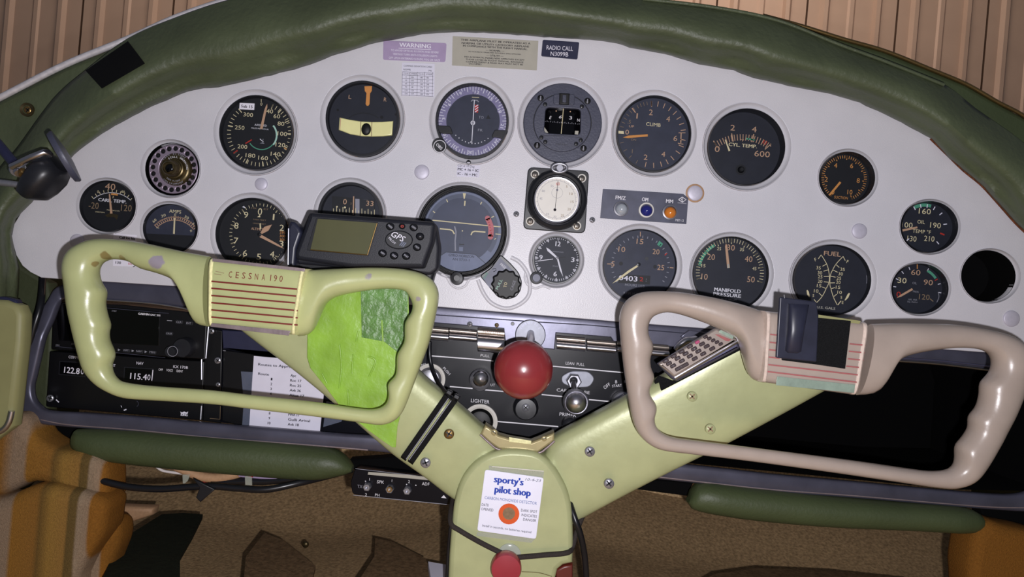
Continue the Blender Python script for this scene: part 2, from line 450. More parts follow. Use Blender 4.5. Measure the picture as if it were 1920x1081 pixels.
# striped seat fabric: woven bands across the world X direction
def fabric(name, x0, x1, bands):
    m = mat(name, (120, 80, 30), 0.9, 0, 0.15, 0.0, bump=0.6, bs=900); nt = m.node_tree; N = nt.nodes; L = nt.links
    g = N.new('ShaderNodeNewGeometry'); sp = N.new('ShaderNodeSeparateXYZ'); L.new(g.outputs['Position'], sp.inputs[0])
    mr = N.new('ShaderNodeMapRange'); mr.inputs['From Min'].default_value = x0; mr.inputs['From Max'].default_value = x1
    L.new(sp.outputs[0], mr.inputs['Value'])
    rp = N.new('ShaderNodeValToRGB'); rp.color_ramp.interpolation = 'LINEAR'; L.new(mr.outputs[0], rp.inputs[0])
    els = rp.color_ramp.elements
    for i, (p, c) in enumerate(bands):
        e = els[i] if i < 2 else els.new(p)
        e.position = p; e.color = (*lin([q * .8 for q in c]), 1)
    nz = N.new('ShaderNodeTexNoise'); nz.inputs['Scale'].default_value = 500; L.new(g.outputs['Position'], nz.inputs['Vector'])
    mx = N.new('ShaderNodeMix'); mx.data_type = 'RGBA'; mx.blend_type = 'MULTIPLY'; mx.inputs['Factor'].default_value = 0.5
    L.new(rp.outputs[0], mx.inputs['A']); L.new(nz.outputs[0], mx.inputs['B'])
    L.new(mx.outputs['Result'], N['Principled BSDF'].inputs['Base Color'])
xa, xb = W(-20, 900, .05).x, W(200, 900, .05).x
fabric('plaid', xa, xb, [(0, (186, 130, 60)), (.1, (196, 166, 136)), (.2, (196, 166, 136)), (.23, (196, 138, 58)), (.42, (190, 134, 62)), (.46, (150, 114, 58)), (.55, (204, 156, 76)), (.68, (200, 150, 78)), (.70, (140, 112, 62)), (.76, (144, 116, 66)), (.78, (206, 178, 146)), (.86, (204, 172, 140)), (.88, (192, 128, 50)), (1, (176, 116, 44))])

# ------------------------------------------------------------------ the setting
def quadmesh(name, pts, m, thick=0.01, parent=None):
    """thin solid sheet through 4 world points"""
    P = [Vector(p) for p in pts]; n = (P[1] - P[0]).cross(P[3] - P[0]).normalized() * thick
    v = P + [p - n for p in P]
    return obj_from(name, v, [(0, 1, 2, 3), (7, 6, 5, 4), (0, 4, 5, 1), (1, 5, 6, 2), (2, 6, 7, 3), (3, 7, 4, 0)], [m], None, parent, smooth=0)
# hangar beyond the windshield: ribbed sheets, each its own piece
hw = bpy.data.objects.new('wall_front', None); col.objects.link(hw); hw.location = (0, 3.0, 0); hw['o_'] = Vector((0, 3.0, 0)); struct(hw, 'tan ribbed metal hangar wall seen through the windshield')
pw = 0.46
prof = [(0, 0), (.06, 0), (.075, -.02), (.095, -.02), (.11, 0), (.20, 0), (.21, -.008), (.23, -.008), (.24, 0), (.33, 0), (.34, -.02), (.36, -.02), (.375, 0), (.45, 0)]
for i in range(-9, 10):
    v = []; f = []
    for x, y in prof: v += [(i * pw + x, 3.0 + y, -0.2), (i * pw + x, 3.0 + y, 3.2)]
    for k in range(len(prof) - 1): f.append((2 * k, 2 * k + 2, 2 * k + 3, 2 * k + 1))
    obj_from('wall_panel', v, f, ['hangar_tan'], None, hw, smooth=0)
quadmesh('backing', [(-4.6, 3.02, -.2), (4.6, 3.02, -.2), (4.6, 3.02, 3.2), (-4.6, 3.02, 3.2)], 'hangar_seam', .02, hw)
# windshield glass, leaning back over the cowl
v = []; f = []; nx, nz = 24, 8
for i in range(nx + 1):
    for j in range(nz + 1):
        x = -0.85 + 1.7 * i / nx; t = j / nz
        v.append((x, 0.34 - 0.42 * t - 0.28 * (x / .85) ** 2, ZC + 0.12 + 0.42 * t))
for i in range(nx):
    for j in range(nz):
        a = i * (nz + 1) + j; f.append((a, a + nz + 1, a + nz + 2, a + 1))
struct(obj_from('window_1', v, f, ['window_glass']), 'curved clear windshield glass')
# floor and firewall carpet
fy = 0.53
carp = bpy.data.objects.new('floor', None); col.objects.link(carp); carp['o_'] = Vector((0, 0, 0)); struct(carp, 'brown carpeted cabin floor and footwell')
def grid_sheet(name, fn, nu, nv, m, parent):
    v = [fn(i / nu, j / nv) for i in range(nu + 1) for j in range(nv + 1)]
    f = [(i * (nv + 1) + j, (i + 1) * (nv + 1) + j, (i + 1) * (nv + 1) + j + 1, i * (nv + 1) + j + 1) for i in range(nu) for j in range(nv)]
    return obj_from(name, v, f, [m], None, parent, smooth=60)
def floor_fn(u, t):
    x = -0.95 + 1.9 * u; y = -0.75 + (fy + 0.75) * t
    hump = 0.05 * math.exp(-((x - 0.02) / .16) ** 2)
    return (x, y, hump * (0.4 + .6 * t) + 0.004 * sin(x * 17) * sin(y * 13) + max(0, t - .86) * .55)
grid_sheet('carpet', floor_fn, 60, 40, 'carpet_brown', carp)
fwl = bpy.data.objects.new('wall_firewall', None); col.objects.link(fwl); fwl['o_'] = Vector((0, 0, 0)); struct(fwl, 'tan carpet covering the firewall under the panel')
def fw_fn(u, t):
    x = -0.95 + 1.9 * u
    return (x, fy - 0.04 + 0.05 * sin(t * 2.2) + 0.006 * sin(x * 9), 0.05 + 0.32 * t)
grid_sheet('carpet', fw_fn, 50, 16, 'carpet', fwl)
quadmesh('backing', [(-.95, fy + .06, -.02), (.95, fy + .06, -.02), (.95, fy + .06, .50), (-.95, fy + .06, .50)], 'firewall', .01, fwl)
# cabin sides
struct(quadmesh('wall_left', [(-.74, -.9, 0), (-.74, .55, 0), (-.74, .55, .34), (-.74, -.9, .34)], 'olive_dark', .01))
struct(quadmesh('wall_right', [(.84, .55, 0), (.84, -.9, 0), (.84, -.9, .34), (.84, .55, .34)], 'olive_dark', .01))
# carpet pieces lying in the footwell
def floor_piece(name, pts, h, m, label):
    """polygon in pixels dropped onto the floor"""
    P = []
    for x, y in pts:
        a, b = W(x, y, 0), Vector((0, -D, ZC)); r = a - b; t = (h - b.z) / r.z; P.append(b + r * t)
    n = len(P); v = P + [p - Vector((0, 0, .006)) for p in P]
    fs = [tuple(range(n - 1, -1, -1)), tuple(range(n, 2 * n))] + [(i, (i + 1) % n, n + (i + 1) % n, n + i) for i in range(n)]
    o = obj_from(name, v, fs, [m], smooth=0)
    return tag(o, label, 'mat')
Z3 = Fr(200, 850, 2.909)
floor_piece('floor_mat', Z3.P([(300, 330), (420, 322), (525, 330), (470, 440), (400, 560), (400, 760), (-60, 760), (30, 560), (60, 480)]), .075, 'mat_green', 'dark green floor mat in the left footwell beside the striped cushion')
floor_piece('floor_mat', Z3.P([(860, 430), (960, 470), (1140, 610), (1100, 760), (740, 760), (760, 560)]), .072, 'carpet_dark', 'dark brown worn mat in the middle of the left footwell')
floor_piece('floor_mat', Z3.P([(1465, 460), (1560, 480), (1740, 570), (1775, 680), (1790, 760), (1330, 760), (1460, 560)]), .078, 'carpet_dark', 'dark brown mat with a pointed corner left of the control column')
floor_piece('floor_mat', [(1340, 1075), (1420, 1064), (1560, 1070), (1700, 1085), (1740, 1130), (1240, 1130)], .068, 'carpet_dark', 'dark brown mat in the right footwell')
floor_piece('paper_sheet', [(803, 1052), (838, 1058), (838, 1110), (812, 1110)], .086, 'paper', 'scrap of white paper on the floor left of the control column')['category'] = 'paper'
a = lathe(0, 0, 0, ballprof(8, 0, sc(-.3), 8, .5), 'bronze', n=16)
b0 = W(573, 1020, -.2); o = Acc().add([Vector(v) - W(0, 0, 0) + b0 for v in a.v], a.f, 'bronze').build('floor_stud'); tag(o, 'small round metal stud on the brown carpet', 'stud')
# ------------------------------------------------------------------ instrument panel sheet
TOPL = [(22,440),(30,410),(62,377),(104,325),(150,280),(172,265),(200,245),(245,220),(285,200),(350,172),(380,166),(415,163),(445,156),(509,141),(561,128),(595,117),(623,104),(665,93),(696,82),(755,71),(800,63.5),(842,60),(907,62),(985,67),(1037,71),(1088,73),(1155,80),(1180,90),(1240,100),(1310,120),(1375,132),(1410,145),(1490,164),(1550,175),(1610,192),(1660,215),(1710,240),(1745,260),(1780,297),(1807,320),(1840,347),(1873,383),(1903,417),(1920,432)]
up = lambda p, k: (p[0] + (p[0] - 960) * k * .3, p[1] - k * 60)
PAN = [(21,445),(26,420),(55,372),(100,318),(150,268)] + [(x, y - 14) for x, y in TOPL[6:-2]] + [(1915,410),(1985,470),(2030,560),(2030,660),(1990,676),(1900,664),(1750,653),(1344,617),(1161,603),(824,575),(560,556),(343,537),(187,527),(117,523),(77,520),(57,510),(42,498),(30,478)]
GAUGES = dict(  # cx, cy, rx, ry, dish factor
    airspeed=(479.5, 248, 70, 71.5, 1.13), turn=(679.5, 222, 70.5, 72.5, 1.13), cdi=(885, 226, 70, 72, 1.15), compass=(1055, 230, 74.5, 75, 1.14),
    climb=(1226.5, 250, 71.5, 73, 1.12), cyl=(1400.5, 275, 73.5, 73.5, 1.13), suction=(1590, 333, 51.8, 50, 1.09), carb=(200, 386, 52, 49, 1.09),
    stall=(320, 316, 51, 50, 1.1), amps=(317.5, 428, 50.5, 47, 1.09), alti=(472, 439, 69.5, 70, 1.12), gyro=(656, 402, 61.5, 62, 1.12), horizon=(866, 433, 82, 84, 1.1),
    clock=(1043.5, 487, 45.5, 46, 1.14), tach=(1200.5, 497, 70.5, 69.5, 1.12), manifold=(1371.5, 512.5, 72, 71, 1.1), fuel=(1561.5, 524.5, 73.5, 68, 1.12),
    oiltemp=(1743.5, 425, 54, 49.3, 1.06), oilpress=(1726, 541, 53.5, 48.3, 1.06), empty=(1856.5, 517, 53.7, 49.2, 1.05))
holes = []; pa = Acc()
for k, (cx, cy, rx, ry, df) in GAUGES.items():
    holes.append(ell(cx, cy, rx * df, ry * df, 64))
    c = W(cx, cy, 0); s0 = sc(0); prof = [(df * 1.0, 0), (df * .995, .0012), (1 + (df - 1) * .88, .0014), (1 + (df - 1) * .7, -.0008), (1 + (df - 1) * .35, -.0034), (1.0, -.0040), (.985, -.0050), (.985, -.012)]
    vv = []; ff = []; n = 64
    for r, d in prof:
        for i in range(n):
            an = 2 * pi * i / n; x, y = cx + rx * r * cos(an), cy + ry * r * sin(an); p = W(x, y, 0); vv.append((p.x, -d, p.z))
    for j in range(len(prof) - 1):
        for i in range(n): i2 = (i + 1) % n; ff.append((j * n + i, j * n + i2, (j + 1) * n + i2, (j + 1) * n + i))
    pa.add(vv, ff, 'panel_paint')
pn = thing('instrument_panel', 'broad off-white painted metal instrument panel full of round gauges', 'panel', W(960, 350, 0))
slab(PAN, 0, .0022, 'panel_paint', .0007, holes, pa).build('panel_sheet', pn, 50)
# raised rim pressed round the cage-knob plate and clock
tube([W(x, y, -.0011) for x, y in crom([(896,524),(906,548),(922,568),(950,578),(978,568),(993,548),(990,515),(975,492),(958,482)], 6)], .0026, 'panel_paint').build('pressed_rim', pn, 60)
tube([W(x, y, -.0011) for x, y in crom([(828,513),(838,520),(846,533),(858,540),(872,536),(880,524),(892,520)], 6)], .0018, 'panel_paint').build('pressed_rim', pn, 60)
tube([W(x, y, -.0011) for x, y in crom([(988,505),(984,520),(990,534),(1004,540),(1018,536),(1032,541)], 6)], .0018, 'panel_paint').build('pressed_rim', pn, 60)

def gauge(key, name, label, dial='dial_black', dd=-.009, lip=.05, lipd=.0005, case='bezel', glass=True, dface=None, cat='gauge'):
    cx, cy, rx, ry, df = GAUGES[key]
    g = thing(name, label, cat, W(cx, cy, 0)); n = 64
    a = Acc(); v = []; f = []
    prof = [(.984, lipd - .004), (.975, lipd), (1 - lip, lipd), (1 - lip - .01, lipd - .002), (1 - lip - .015, dd), (1 - lip - .015, dd - .02), (.9, dd - .03)]
    for r, d in prof:
        for i in range(n):
            an = 2 * pi * i / n; p = W(cx + rx * r * cos(an), cy + ry * r * sin(an), 0); v.append((p.x, -d, p.z))
    for j in range(len(prof) - 1):
        for i in range(n): i2 = (i + 1) % n; f.append((j * n + i, j * n + i2, (j + 1) * n + i2, (j + 1) * n + i))
    f.append(tuple((len(prof) - 1) * n + i for i in range(n)))
    a.add(v, f, case); a.build('case', g, 35)
    rr_ = 1 - lip - .017
    c = W(cx, cy, 0)
    fc = Acc(); pts = []
    for i in range(n):
        an = 2 * pi * i / n; p = W(cx + rx * rr_ * cos(an), cy + ry * rr_ * sin(an), 0); pts.append((p.x, -dd, p.z))
    back = [(x, y + .001, z) for x, y, z in pts]
    fc.add(pts + back, [tuple(range(n - 1, -1, -1)), tuple(range(n, 2 * n))] + [(i, (i + 1) % n, n + (i + 1) % n, n + i) for i in range(n)], dial)
    fc.build('dial_face', g, 30)
    if glass:
        gl = Acc(); gp = []; gd = -.0018
        for i in range(n):
            an = 2 * pi * i / n; p = W(cx + rx * rr_ * cos(an), cy + ry * rr_ * sin(an), 0); gp.append((p.x, -gd, p.z))
        gl.add(gp, [tuple(range(n - 1, -1, -1))], 'gauge_glass'); gl.build('glass', g, 0)
    return g
def pointer(parent, d, fr, pts, m='cream', name='pointer', th=.0006, hub=None):
    a = slab(fr.P(pts), d, th, m, .0001)
    if hub:
        x, y = fr(hub[0], hub[1]); lathe(x, y, d, [(hub[2] / fr.k, d - .003), (hub[2] / fr.k, d + .0006), (.01, d + .001)], hub[3], a, n=20, close1=False)
    return a.build(name, parent, 0)
zB = Fr(380, 50, 3.862); zC = Fr(700, 50, 3.862); zD = Fr(1100, 140, 3.86); zE = Fr(120, 310, 3.727); zF = Fr(540, 310, 3.727)
zG = Fr(960, 290, 3.728); zH = Fr(1280, 420, 5.053); zI = Fr(1520, 260, 3.0025)

# airspeed
g = gauge('airspeed', 'airspeed_indicator', 'black airspeed gauge numbered 40 to 300 with a Sub 15 sticker', 'dial_black', -.006)
p = Print(-.0057, zB)
for s, x, y in (('300', 330, 637), ('250', 268, 730), ('200', 288, 868), ('180', 346, 932), ('160', 438, 950), ('140', 528, 922), ('120', 563, 855), ('100', 577, 775), ('80', 567, 702), ('60', 537, 648), ('40', 486, 612)): p.t(s, x, y, 29, len(s) * 22 + 4)
p.t('0', 425, 560, 22).line([(424, 525), (424, 545)], 4).t('AIRSPEED', 420, 713, 14, 90, m='white_mark').t('MILES PER HOUR', 415, 738, 9, 126, m='white_mark')
p.tick(412, 775, 208, 236, [i * 7.4 + 25 for i in range(40) if i * 7.4 + 25 < 322], 4).tick(412, 775, 200, 236, (25, 42, 66, 90, 117, 144, 174, 205, 285, 320), 6)
p.tick(412, 775, 200, 236, (233,), 9, 'red_mark').arc(428, 785, 108, 50, 130, 12, 'mint_mark').arc(428, 785, 104, 130, 236, 7, 'green_mark').line([(310, 845), (355, 818)], 8, 'red_mark').tick(412, 775, 205, 236, (120,), 7, 'orange_mark')
p.line([(415, 812), (440, 835)], 5, 'white_mark').line([(438, 812), (432, 838), (414, 842), (446, 844)], 4, 'gray_mark')
p.build('dial_markings', g)
pointer(g, -.004, zB, [(414, 738), (447, 600), (457, 575), (467, 558), (468, 582), (462, 604), (433, 742)], 'tan_mark')
st = Print(-.0008, zB); slab(zB.P([(268, 551), (376, 556), (373, 602), (265, 597)]), -.0010, .0002, 'white_label', 0, acc=st.a); st.t('Sub 15', 320, 577, 20, 82, m='ink', bold=.03); st.build('sticker', g)['label'] = 'white Sub 15 sticker'
# turn and slip
g = gauge('turn', 'turn_indicator', 'black turn gauge with L and R marks and a cream curved ball tube', 'dial_mid', -.004, lip=.08)
p = Print(-.0037, zB, 'cream'); p.t('L', 1067, 508, 28, 20, m='tan_mark').t('R', 1322, 527, 28, 20, m='tan_mark').disc(978, 603, 9, 'black').disc(1398, 635, 9, 'black').disc(1297, 655, 12, 'black'); p.arc(1165, 800, 175, -38, 38, 6, 'dial_black'); p.build('dial_markings', g)
pointer(g, -.0025, zB, [(1171, 431), (1226, 429), (1224, 465), (1212, 482), (1208, 560), (1200, 572), (1188, 572), (1180, 560), (1186, 480), (1174, 466)], 'orange_mark')
slab(zB.P([(990, 655), (1066, 672), (1148, 684), (1225, 688), (1300, 687), (1378, 681), (1371, 784), (1300, 791), (1225, 793), (1148, 790), (1066, 776), (984, 745)]), .001, .004, 'tube_cream', .0012).build('ball_tube', g)
pr = Print(.0012, zB, 'dim_mark'); pr.line([(1146, 686), (1140, 790)], 5).line([(1226, 690), (1222, 794)], 5).line([(1000, 660), (994, 745)], 5, 'tan_mark'); pr.build('tube_wires', g)
bx_, by_ = zB(1184, 742); lathe(bx_, by_, .001, ballprof(9.3, .001, sc(0), 8, .4), 'black', n=20, ry=1.25).build('slip_ball', g, 60)
# course deviation indicator
zc2 = Fr(800, 140, 6.36)
g = gauge('cdi', 'course_deviation_indicator', 'gauge with a purple compass ring, white needle and TO and FR marks', 'dial_navy', -.004, lip=.07)
p = Print(-.0037, zc2, 'white_mark'); p.arc(553, 552, 365, 0, 360, 92, 'card_purple', n=60)
p.tick(553, 552, 375, 410, range(5, 365, 10), 6, dd=.0002).tick(553, 552, 350, 410, range(0, 360, 10), 7, dd=.0002)
for s, x, y in (('9', 405, 222), ('12', 600, 208), ('15', 765, 282), ('18', 872, 430), ('21', 900, 610), ('24', 830, 795), ('27', 695, 905), ('30', 515, 925), ('33', 345, 865), ('0', 215, 715), ('3', 203, 525), ('6', 270, 355)):
    p.disc(x, y, 30, 'card_purple', dd=.0003).t(s, x, y, 36, 26 * len(s), ang=math.degrees(atan2(x - 553, 552 - y)), dd=.0004, bold=.02)
p.t('TO', 650, 508, 30, 60, m='gray_mark').t('FR', 640, 660, 30, 56, m='gray_mark').poly([(707, 525), (735, 475), (762, 528)], 'dial_black')
for i in range(11): p.disc(347 + 38.5 * i, 722 + 78 * (1 - ((i - 5) / 5.0) ** 2) + i * 3.8, 6, 'white_mark')
p.line([(540, 268), (625, 272)], 7, 'cream').line([(530, 318), (545, 302), (605, 306), (618, 326)], 12, 'gray_mark')
p.poly([(575, 358), (617, 362), (612, 452), (572, 448)], 'red_mark', dd=.0002)
for q in (372, 402, 432): p.line([(576, q + 14), (614, q - 14)], 9, 'white_label', dd=.0004)
p.build('dial_markings', g)
pr = Print(-.0028, zc2, 'white_mark'); pr.line([(569, 300), (538, 800)], 9).ring(551, 573, 21, 12).poly([(514, 808), (548, 808), (536, 780)]); pr.build('pointer', g)['label'] = 'thin white needle'
for q in ([(120, 602), (272, 608), (296, 640), (312, 704), (190, 700), (150, 690)], [(812, 655), (972, 662), (960, 700), (905, 766), (862, 748), (778, 742), (776, 728)]):
    slab(roundpoly(zc2.P(q), 3), -.0005, .003, 'bezel', .0006).build('bezel_tab', g)
kx, ky = zc2(155, 853); a = lathe(kx, ky, 0, [(12.5, -.003), (13, .004), (12.2, .009), (11, .0098)], 'bezel', n=32); k = a.build('adjust_knob', g); pr = Print(.0100, zc2, 'white_mark'); pr.ring(155, 853, 72, 8).t('OBS', 150, 855, 34, 88, ang=45, bold=.03); pr.build('knob_lettering', k)
# vertical card compass
zcm = Fr(970, 140, 6.005)
cx, cy, rx, ry, df = GAUGES['compass']
g = thing('magnetic_compass', 'slate gray compass with a square window showing E 6 3', 'compass', W(cx, cy, 0))
win = roundpoly(zcm.P([(320, 365), (715, 385), (708, 678), (300, 655)]), 8)
slab(ell(cx, cy, rx * .99, ry * .99, 64), .003, .006, 'flange', .001, [win]).build('flange', g)
slab(ell(zcm(507, 0)[0], zcm(0, 540)[1], 53.8, 54.2, 56), .0045, .003, 'flange', .0008, [win]).build('inner_plate', g)
pr = Print(.0032, zcm, 'black'); pr.ring(507, 540, 326, 7); pr.build('groove', g)
slab(rr(*zcm(508, 520), 78, 60, 4), -.012, .002, 'matte_black').build('housing', g)
a = Acc(); v = []; f = []; c0 = zcm(508, 520)
for i in range(17):
    an = radians(-80 + 10 * i)
    for q in (-1, 1):
        w_ = W(c0[0] + 40 * sin(an) , c0[1] + q * 27 + 40 * sin(an) * .087, 0); v.append((w_.x, .012 - .010 * cos(an), w_.z))
for i in range(16): f.append((2 * i, 2 * i + 1, 2 * i + 3, 2 * i + 2))
a.add(v, f, 'screen_black').build('compass_card', g, 60)
pr = Print(-.0012, zcm, 'white_mark'); pr.t('E', 373, 482, 34, 26, shear=.2).t('6', 484, 474, 34, 30, shear=.2).t('3', 600, 485, 36, 32).t('N', 688, 512, 34, 28)
for i in range(20): pr.line([(315 + i * 20, 522 + i * 1.6 - (8 if i % 2 else 0) ), (315 + i * 20, 530 + i * 1.6)], 5, 'gray_mark')
pr.disc(437, 408, 7, 'tan_mark').disc(596, 415, 7, 'tan_mark'); pr.build('card_markings', g)
pr = Print(.001, zcm, 'cream'); pr.line([(519, 380), (494, 664)], 7).poly([(305, 590), (350, 655), (302, 652)], 'gray_label').poly([(650, 630), (690, 632), (684, 674), (646, 670)], 'gray_label'); pr.build('lubber_line', g)
slab(roundpoly(zcm.P([(408, 215), (648, 218), (642, 340), (404, 328)]), 4), .0062, .0025, 'flange', .0006).build('bracket', g)
slab(zcm.P([(475, 205), (590, 210), (582, 335), (470, 330)]), .0085, .0035, 'black', .001).build('lamp_cover', g)
slab(zcm.P([(510, 225), (552, 228), (550, 312), (508, 308)]), .0092, .001, 'flange', .0004).build('lamp_slot', g)
for x, y in ((262, 263), (790, 297), (222, 795), (745, 828)): screw(*zcm(x, y), .003, 6, g, 'black', 'slot', ang=95, dark='gray_mark')
for x, y in ((313, 333), (727, 358), (270, 706), (315, 755), (714, 738), (662, 778)): screw(*zcm(x, y), .0045, 4, g, 'bezel', 'slot', ang=60)
pr = Print(.0047, zcm, 'black'); pr.t('AIRPATH', 495, 782, 16, 135, m='bezel').line([(270, 688), (500, 680), (730, 712)], 4); pr.build('maker_lettering', g)
# climb
g = gauge('climb', 'climb_indicator', 'dark blue climb gauge with tan numbers and orange needle at zero', 'dial_navy', -.005)
p = Print(-.0047, zD, 'tan_mark')
for s, x, y, h in (('2', 465, 272, 40), ('4', 590, 320, 38), ('1', 365, 298, 38), ('0', 293, 415, 34), ('6', 642, 460, 38), ('4', 555, 575, 36), ('2', 427, 597, 38)): p.t(s, x, y, h, 27 if s != '1' else 9)
p.t('.5', 308, 340, 26, m='dim_mark').t('1', 330, 553, 28, m='dim_mark').t('CLIMB', 483, 360, 25, 106, m='cream').t('UP', 325, 373, 16, 36).t('DN', 340, 470, 14, 34, m='dim_mark')
p.tick(477, 432, 205, 242, (-2, 10, 22, 34, 46, 58, 70, 82, 100, 112, 125, 140, 152, 164, 178, 193), 5).tick(477, 432, 215, 242, (-60, -52, -44, -36, -28, -22, -16, -10, -68, -76, 255, 240, 225, 210), 3, 'dim_mark').tick(477, 432, 200, 242, (-2, -38), 7)
p.line([(665, 420), (715, 420)], 5).line([(660, 495), (700, 503)], 5).line([(684, 422), (681, 493)], 7).poly([(230, 405), (268, 408), (270, 428), (230, 425)], 'cream')
p.build('dial_markings', g)
pointer(g, -.003, zD, [(442, 430), (300, 440), (262, 453), (300, 458), (443, 446)], 'orange_mark')
# cylinder temperature
g = gauge('cyl', 'cylinder_temperature_gauge', 'navy CYL. TEMP. gauge reading 0 to 600 with thick black rim', 'dial_mid', -.013, lip=.03)
p = Print(-.0127, zD, 'tan_mark')
p.t('2', 1057, 383, 40, 32).t('4', 1213, 395, 40, 34).t('0', 945, 537, 43, 36).t('600', 1270, 573, 42, 112).t('CYL. TEMP.', 1130, 511, 24, 205, m='cream', bold=.03).t('°F', 1125, 475, 16, 24)
p.tick(1120, 790, 315, 360, [-33 + 3.5 * i for i in range(20)], 5).tick(1120, 790, 312, 372, (-33, -11, 14), 7).line([(1290, 540), (1335, 500)], 6).line([(1330, 498), (1332, 520)], 5).arc(1120, 790, 330, 6, 17, 12, 'green_mark').tick(1120, 790, 330, 360, (28, 31), 6, 'red_mark')
p.disc(1117, 687, 38, 'dial_black').disc(1117, 687, 24, 'bezel'); p.build('dial_markings', g)
pointer(g, -.0115, zD, [(1000, 470), (1006, 468), (1040, 548), (1028, 554)], 'cream')
x, y = zD(1117, 687); lathe(x, y, -.0127, [(5, -.0127), (5, -.010), (3.5, -.009)], 'black', n=20).build('zero_screw', g)
# suction
g = gauge('suction', 'suction_gauge', 'small black suction gauge with orange numbers 0 to 10', 'dial_black', -.012, lip=.03)
p = Print(-.0117, zI, 'orange_mark')
for s, x, y in (('0', 125, 300), ('2', 88, 228), ('4', 141, 150), ('6', 231, 152), ('8', 268, 235)): p.t(s, x, y, 26, 17)
p.t('10', 221, 300, 26, 28).t('SUCTION', 171, 331, 15, 76).tick(188, 222, 112, 128, [217 + 302 / 50 * i for i in range(51)], 3.4).tick(188, 222, 104, 128, [217 + 302 / 10 * i for i in range(11)], 4.6); p.build('dial_markings', g)
pointer(g, -.0105, zI, [(163, 240), (173, 247), (118, 312), (104, 322), (108, 306)], 'orange_mark')
# carburettor temperature
g = gauge('carb', 'carburettor_temperature_gauge', 'small black CARB. TEMP. gauge at the left end of the panel', 'dial_black', -.005, lip=.03)
p = Print(-.0047, zE, 'tan_mark')
p.t('40', 323, 148, 44, 72, m='tan_mark').t('-20', 208, 280, 44, 70, m='dim_mark').t('120', 436, 297, 44, 74, m='dim_mark').t('0', 238, 183, 18, m='cream').t('80', 413, 183, 16, m='cream').t('CARB. TEMP.', 338, 246, 22, 196, m='white_mark', bold=.03).t('F', 345, 222, 15, m='cream')
p.arc(330, 390, 200, -38, 43, 4, 'white_mark').tick(330, 390, 198, 222, [-38 + 8 * i for i in range(11)], 4, 'cream').arc(330, 390, 190, 0, 14, 12, 'orange_mark').t('WESTON', 250, 326, 8, 66, m='cream').t('MADE IN U.S.A.', 345, 314, 8, 90, m='cream'); p.build('dial_markings', g)
pointer(g, -.0035, zE, [(313, 200), (321, 198), (338, 335), (322, 336)], 'tan_mark'); slab(zE.P([(285, 348), (320, 330), (378, 345), (368, 378), (350, 362), (300, 360)]), -.004, .0008, 'bronze', .0002).build('pointer_mask', g)
# ammeter
g = gauge('amps', 'ammeter', 'small navy AMPS gauge with the needle at zero', 'dial_navy', -.005, lip=.03)
p = Print(-.0047, zE, 'cream')
p.t('AMPS', 777, 321, 23, 84).t('0', 776, 345, 20).t('30', 695, 350, 18, 32, ang=-20).t('30', 857, 362, 18, 32, ang=30).t('60', 632, 385, 18, 30, ang=-40).t('6', 906, 405, 16, ang=48)
p.arc(772, 550, 168, -46, 52, 4, 'tan_mark').arc(772, 550, 190, -46, 52, 4, 'tan_mark').tick(772, 550, 168, 196, [-46 + 4.9 * i for i in range(21)], 5, 'tan_mark').line([(645, 435), (665, 437)], 3).line([(880, 455), (896, 457)], 4).line([(888, 447), (887, 465)], 4); p.poly([(562, 475), (905, 490), (895, 545), (850, 590), (780, 612), (690, 605), (610, 570), (575, 525)], 'dial_black'); p.build('dial_markings', g)
pointer(g, -.0035, zE, [(768, 365), (777, 366), (773, 478), (762, 477)], 'cream')
# altimeter
g = gauge('alti', 'altimeter', 'black altimeter numbered 0 to 9 above the left control wheel', 'dial_black', -.006, lip=.05)
p = Print(-.0057, zE, 'cream')
for s, x, y in (('0', 1370, 322), ('1', 1465, 360), ('2', 1522, 435), ('3', 1519, 547), ('4', 1455, 620), ('5', 1362, 637), ('6', 1265, 612), ('7', 1202, 525), ('8', 1205, 420), ('9', 1272, 345)): p.t(s, x, y, 42 if s != '0' else 48, 11 if s == '1' else 30)
p.tick(1370, 480, 195, 215, [7.2 * i for i in range(50)], 3.5).tick(1370, 480, 186, 215, [36 * i for i in range(10)], 6).t('100 FEET', 1370, 302, 10, 120, m='dim_mark').disc(1370, 302, 24, 'dial_black', dd=.0002).t('0', 1370, 322, 48, 30, dd=.0004)
p.t('1000 FEET', 1368, 380, 9, 90, m='dim_mark').t('10000 FEET', 1366, 407, 9, 90, m='dim_mark').t('ALTIMETER', 1362, 445, 17, 108, m='tan_mark').poly([(1350, 360), (1370, 345), (1372, 362)])
for i, s in enumerate(('295', '300', '305')): p.t(s, 1528, 468 + 25 * i, 17, 42, m='orange_mark')
p.poly([(1245, 290), (1258, 282), (1270, 300)], 'white_mark').poly([(1500, 662), (1545, 625), (1550, 668)], 'white_mark')
for q in (0, 12, 24): p.line([(1470 + q, 640 - q * .3), (1490 + q, 662)], 4)
p.build('dial_markings', g)
pointer(g, -.0042, zE, [(1369, 472), (1400, 428), (1453, 412), (1428, 455), (1380, 480)], 'tan_mark', name='pointer')
pointer(g, -.0035, zE, [(1368, 488), (1376, 482), (1500, 552), (1542, 584), (1490, 562), (1366, 500)], 'tan_mark', hub=(1366, 482, 14, 'black'))
pointer(g, -.0046, zE, [(1366, 405), (1374, 402), (1378, 440), (1368, 450)], 'cream')
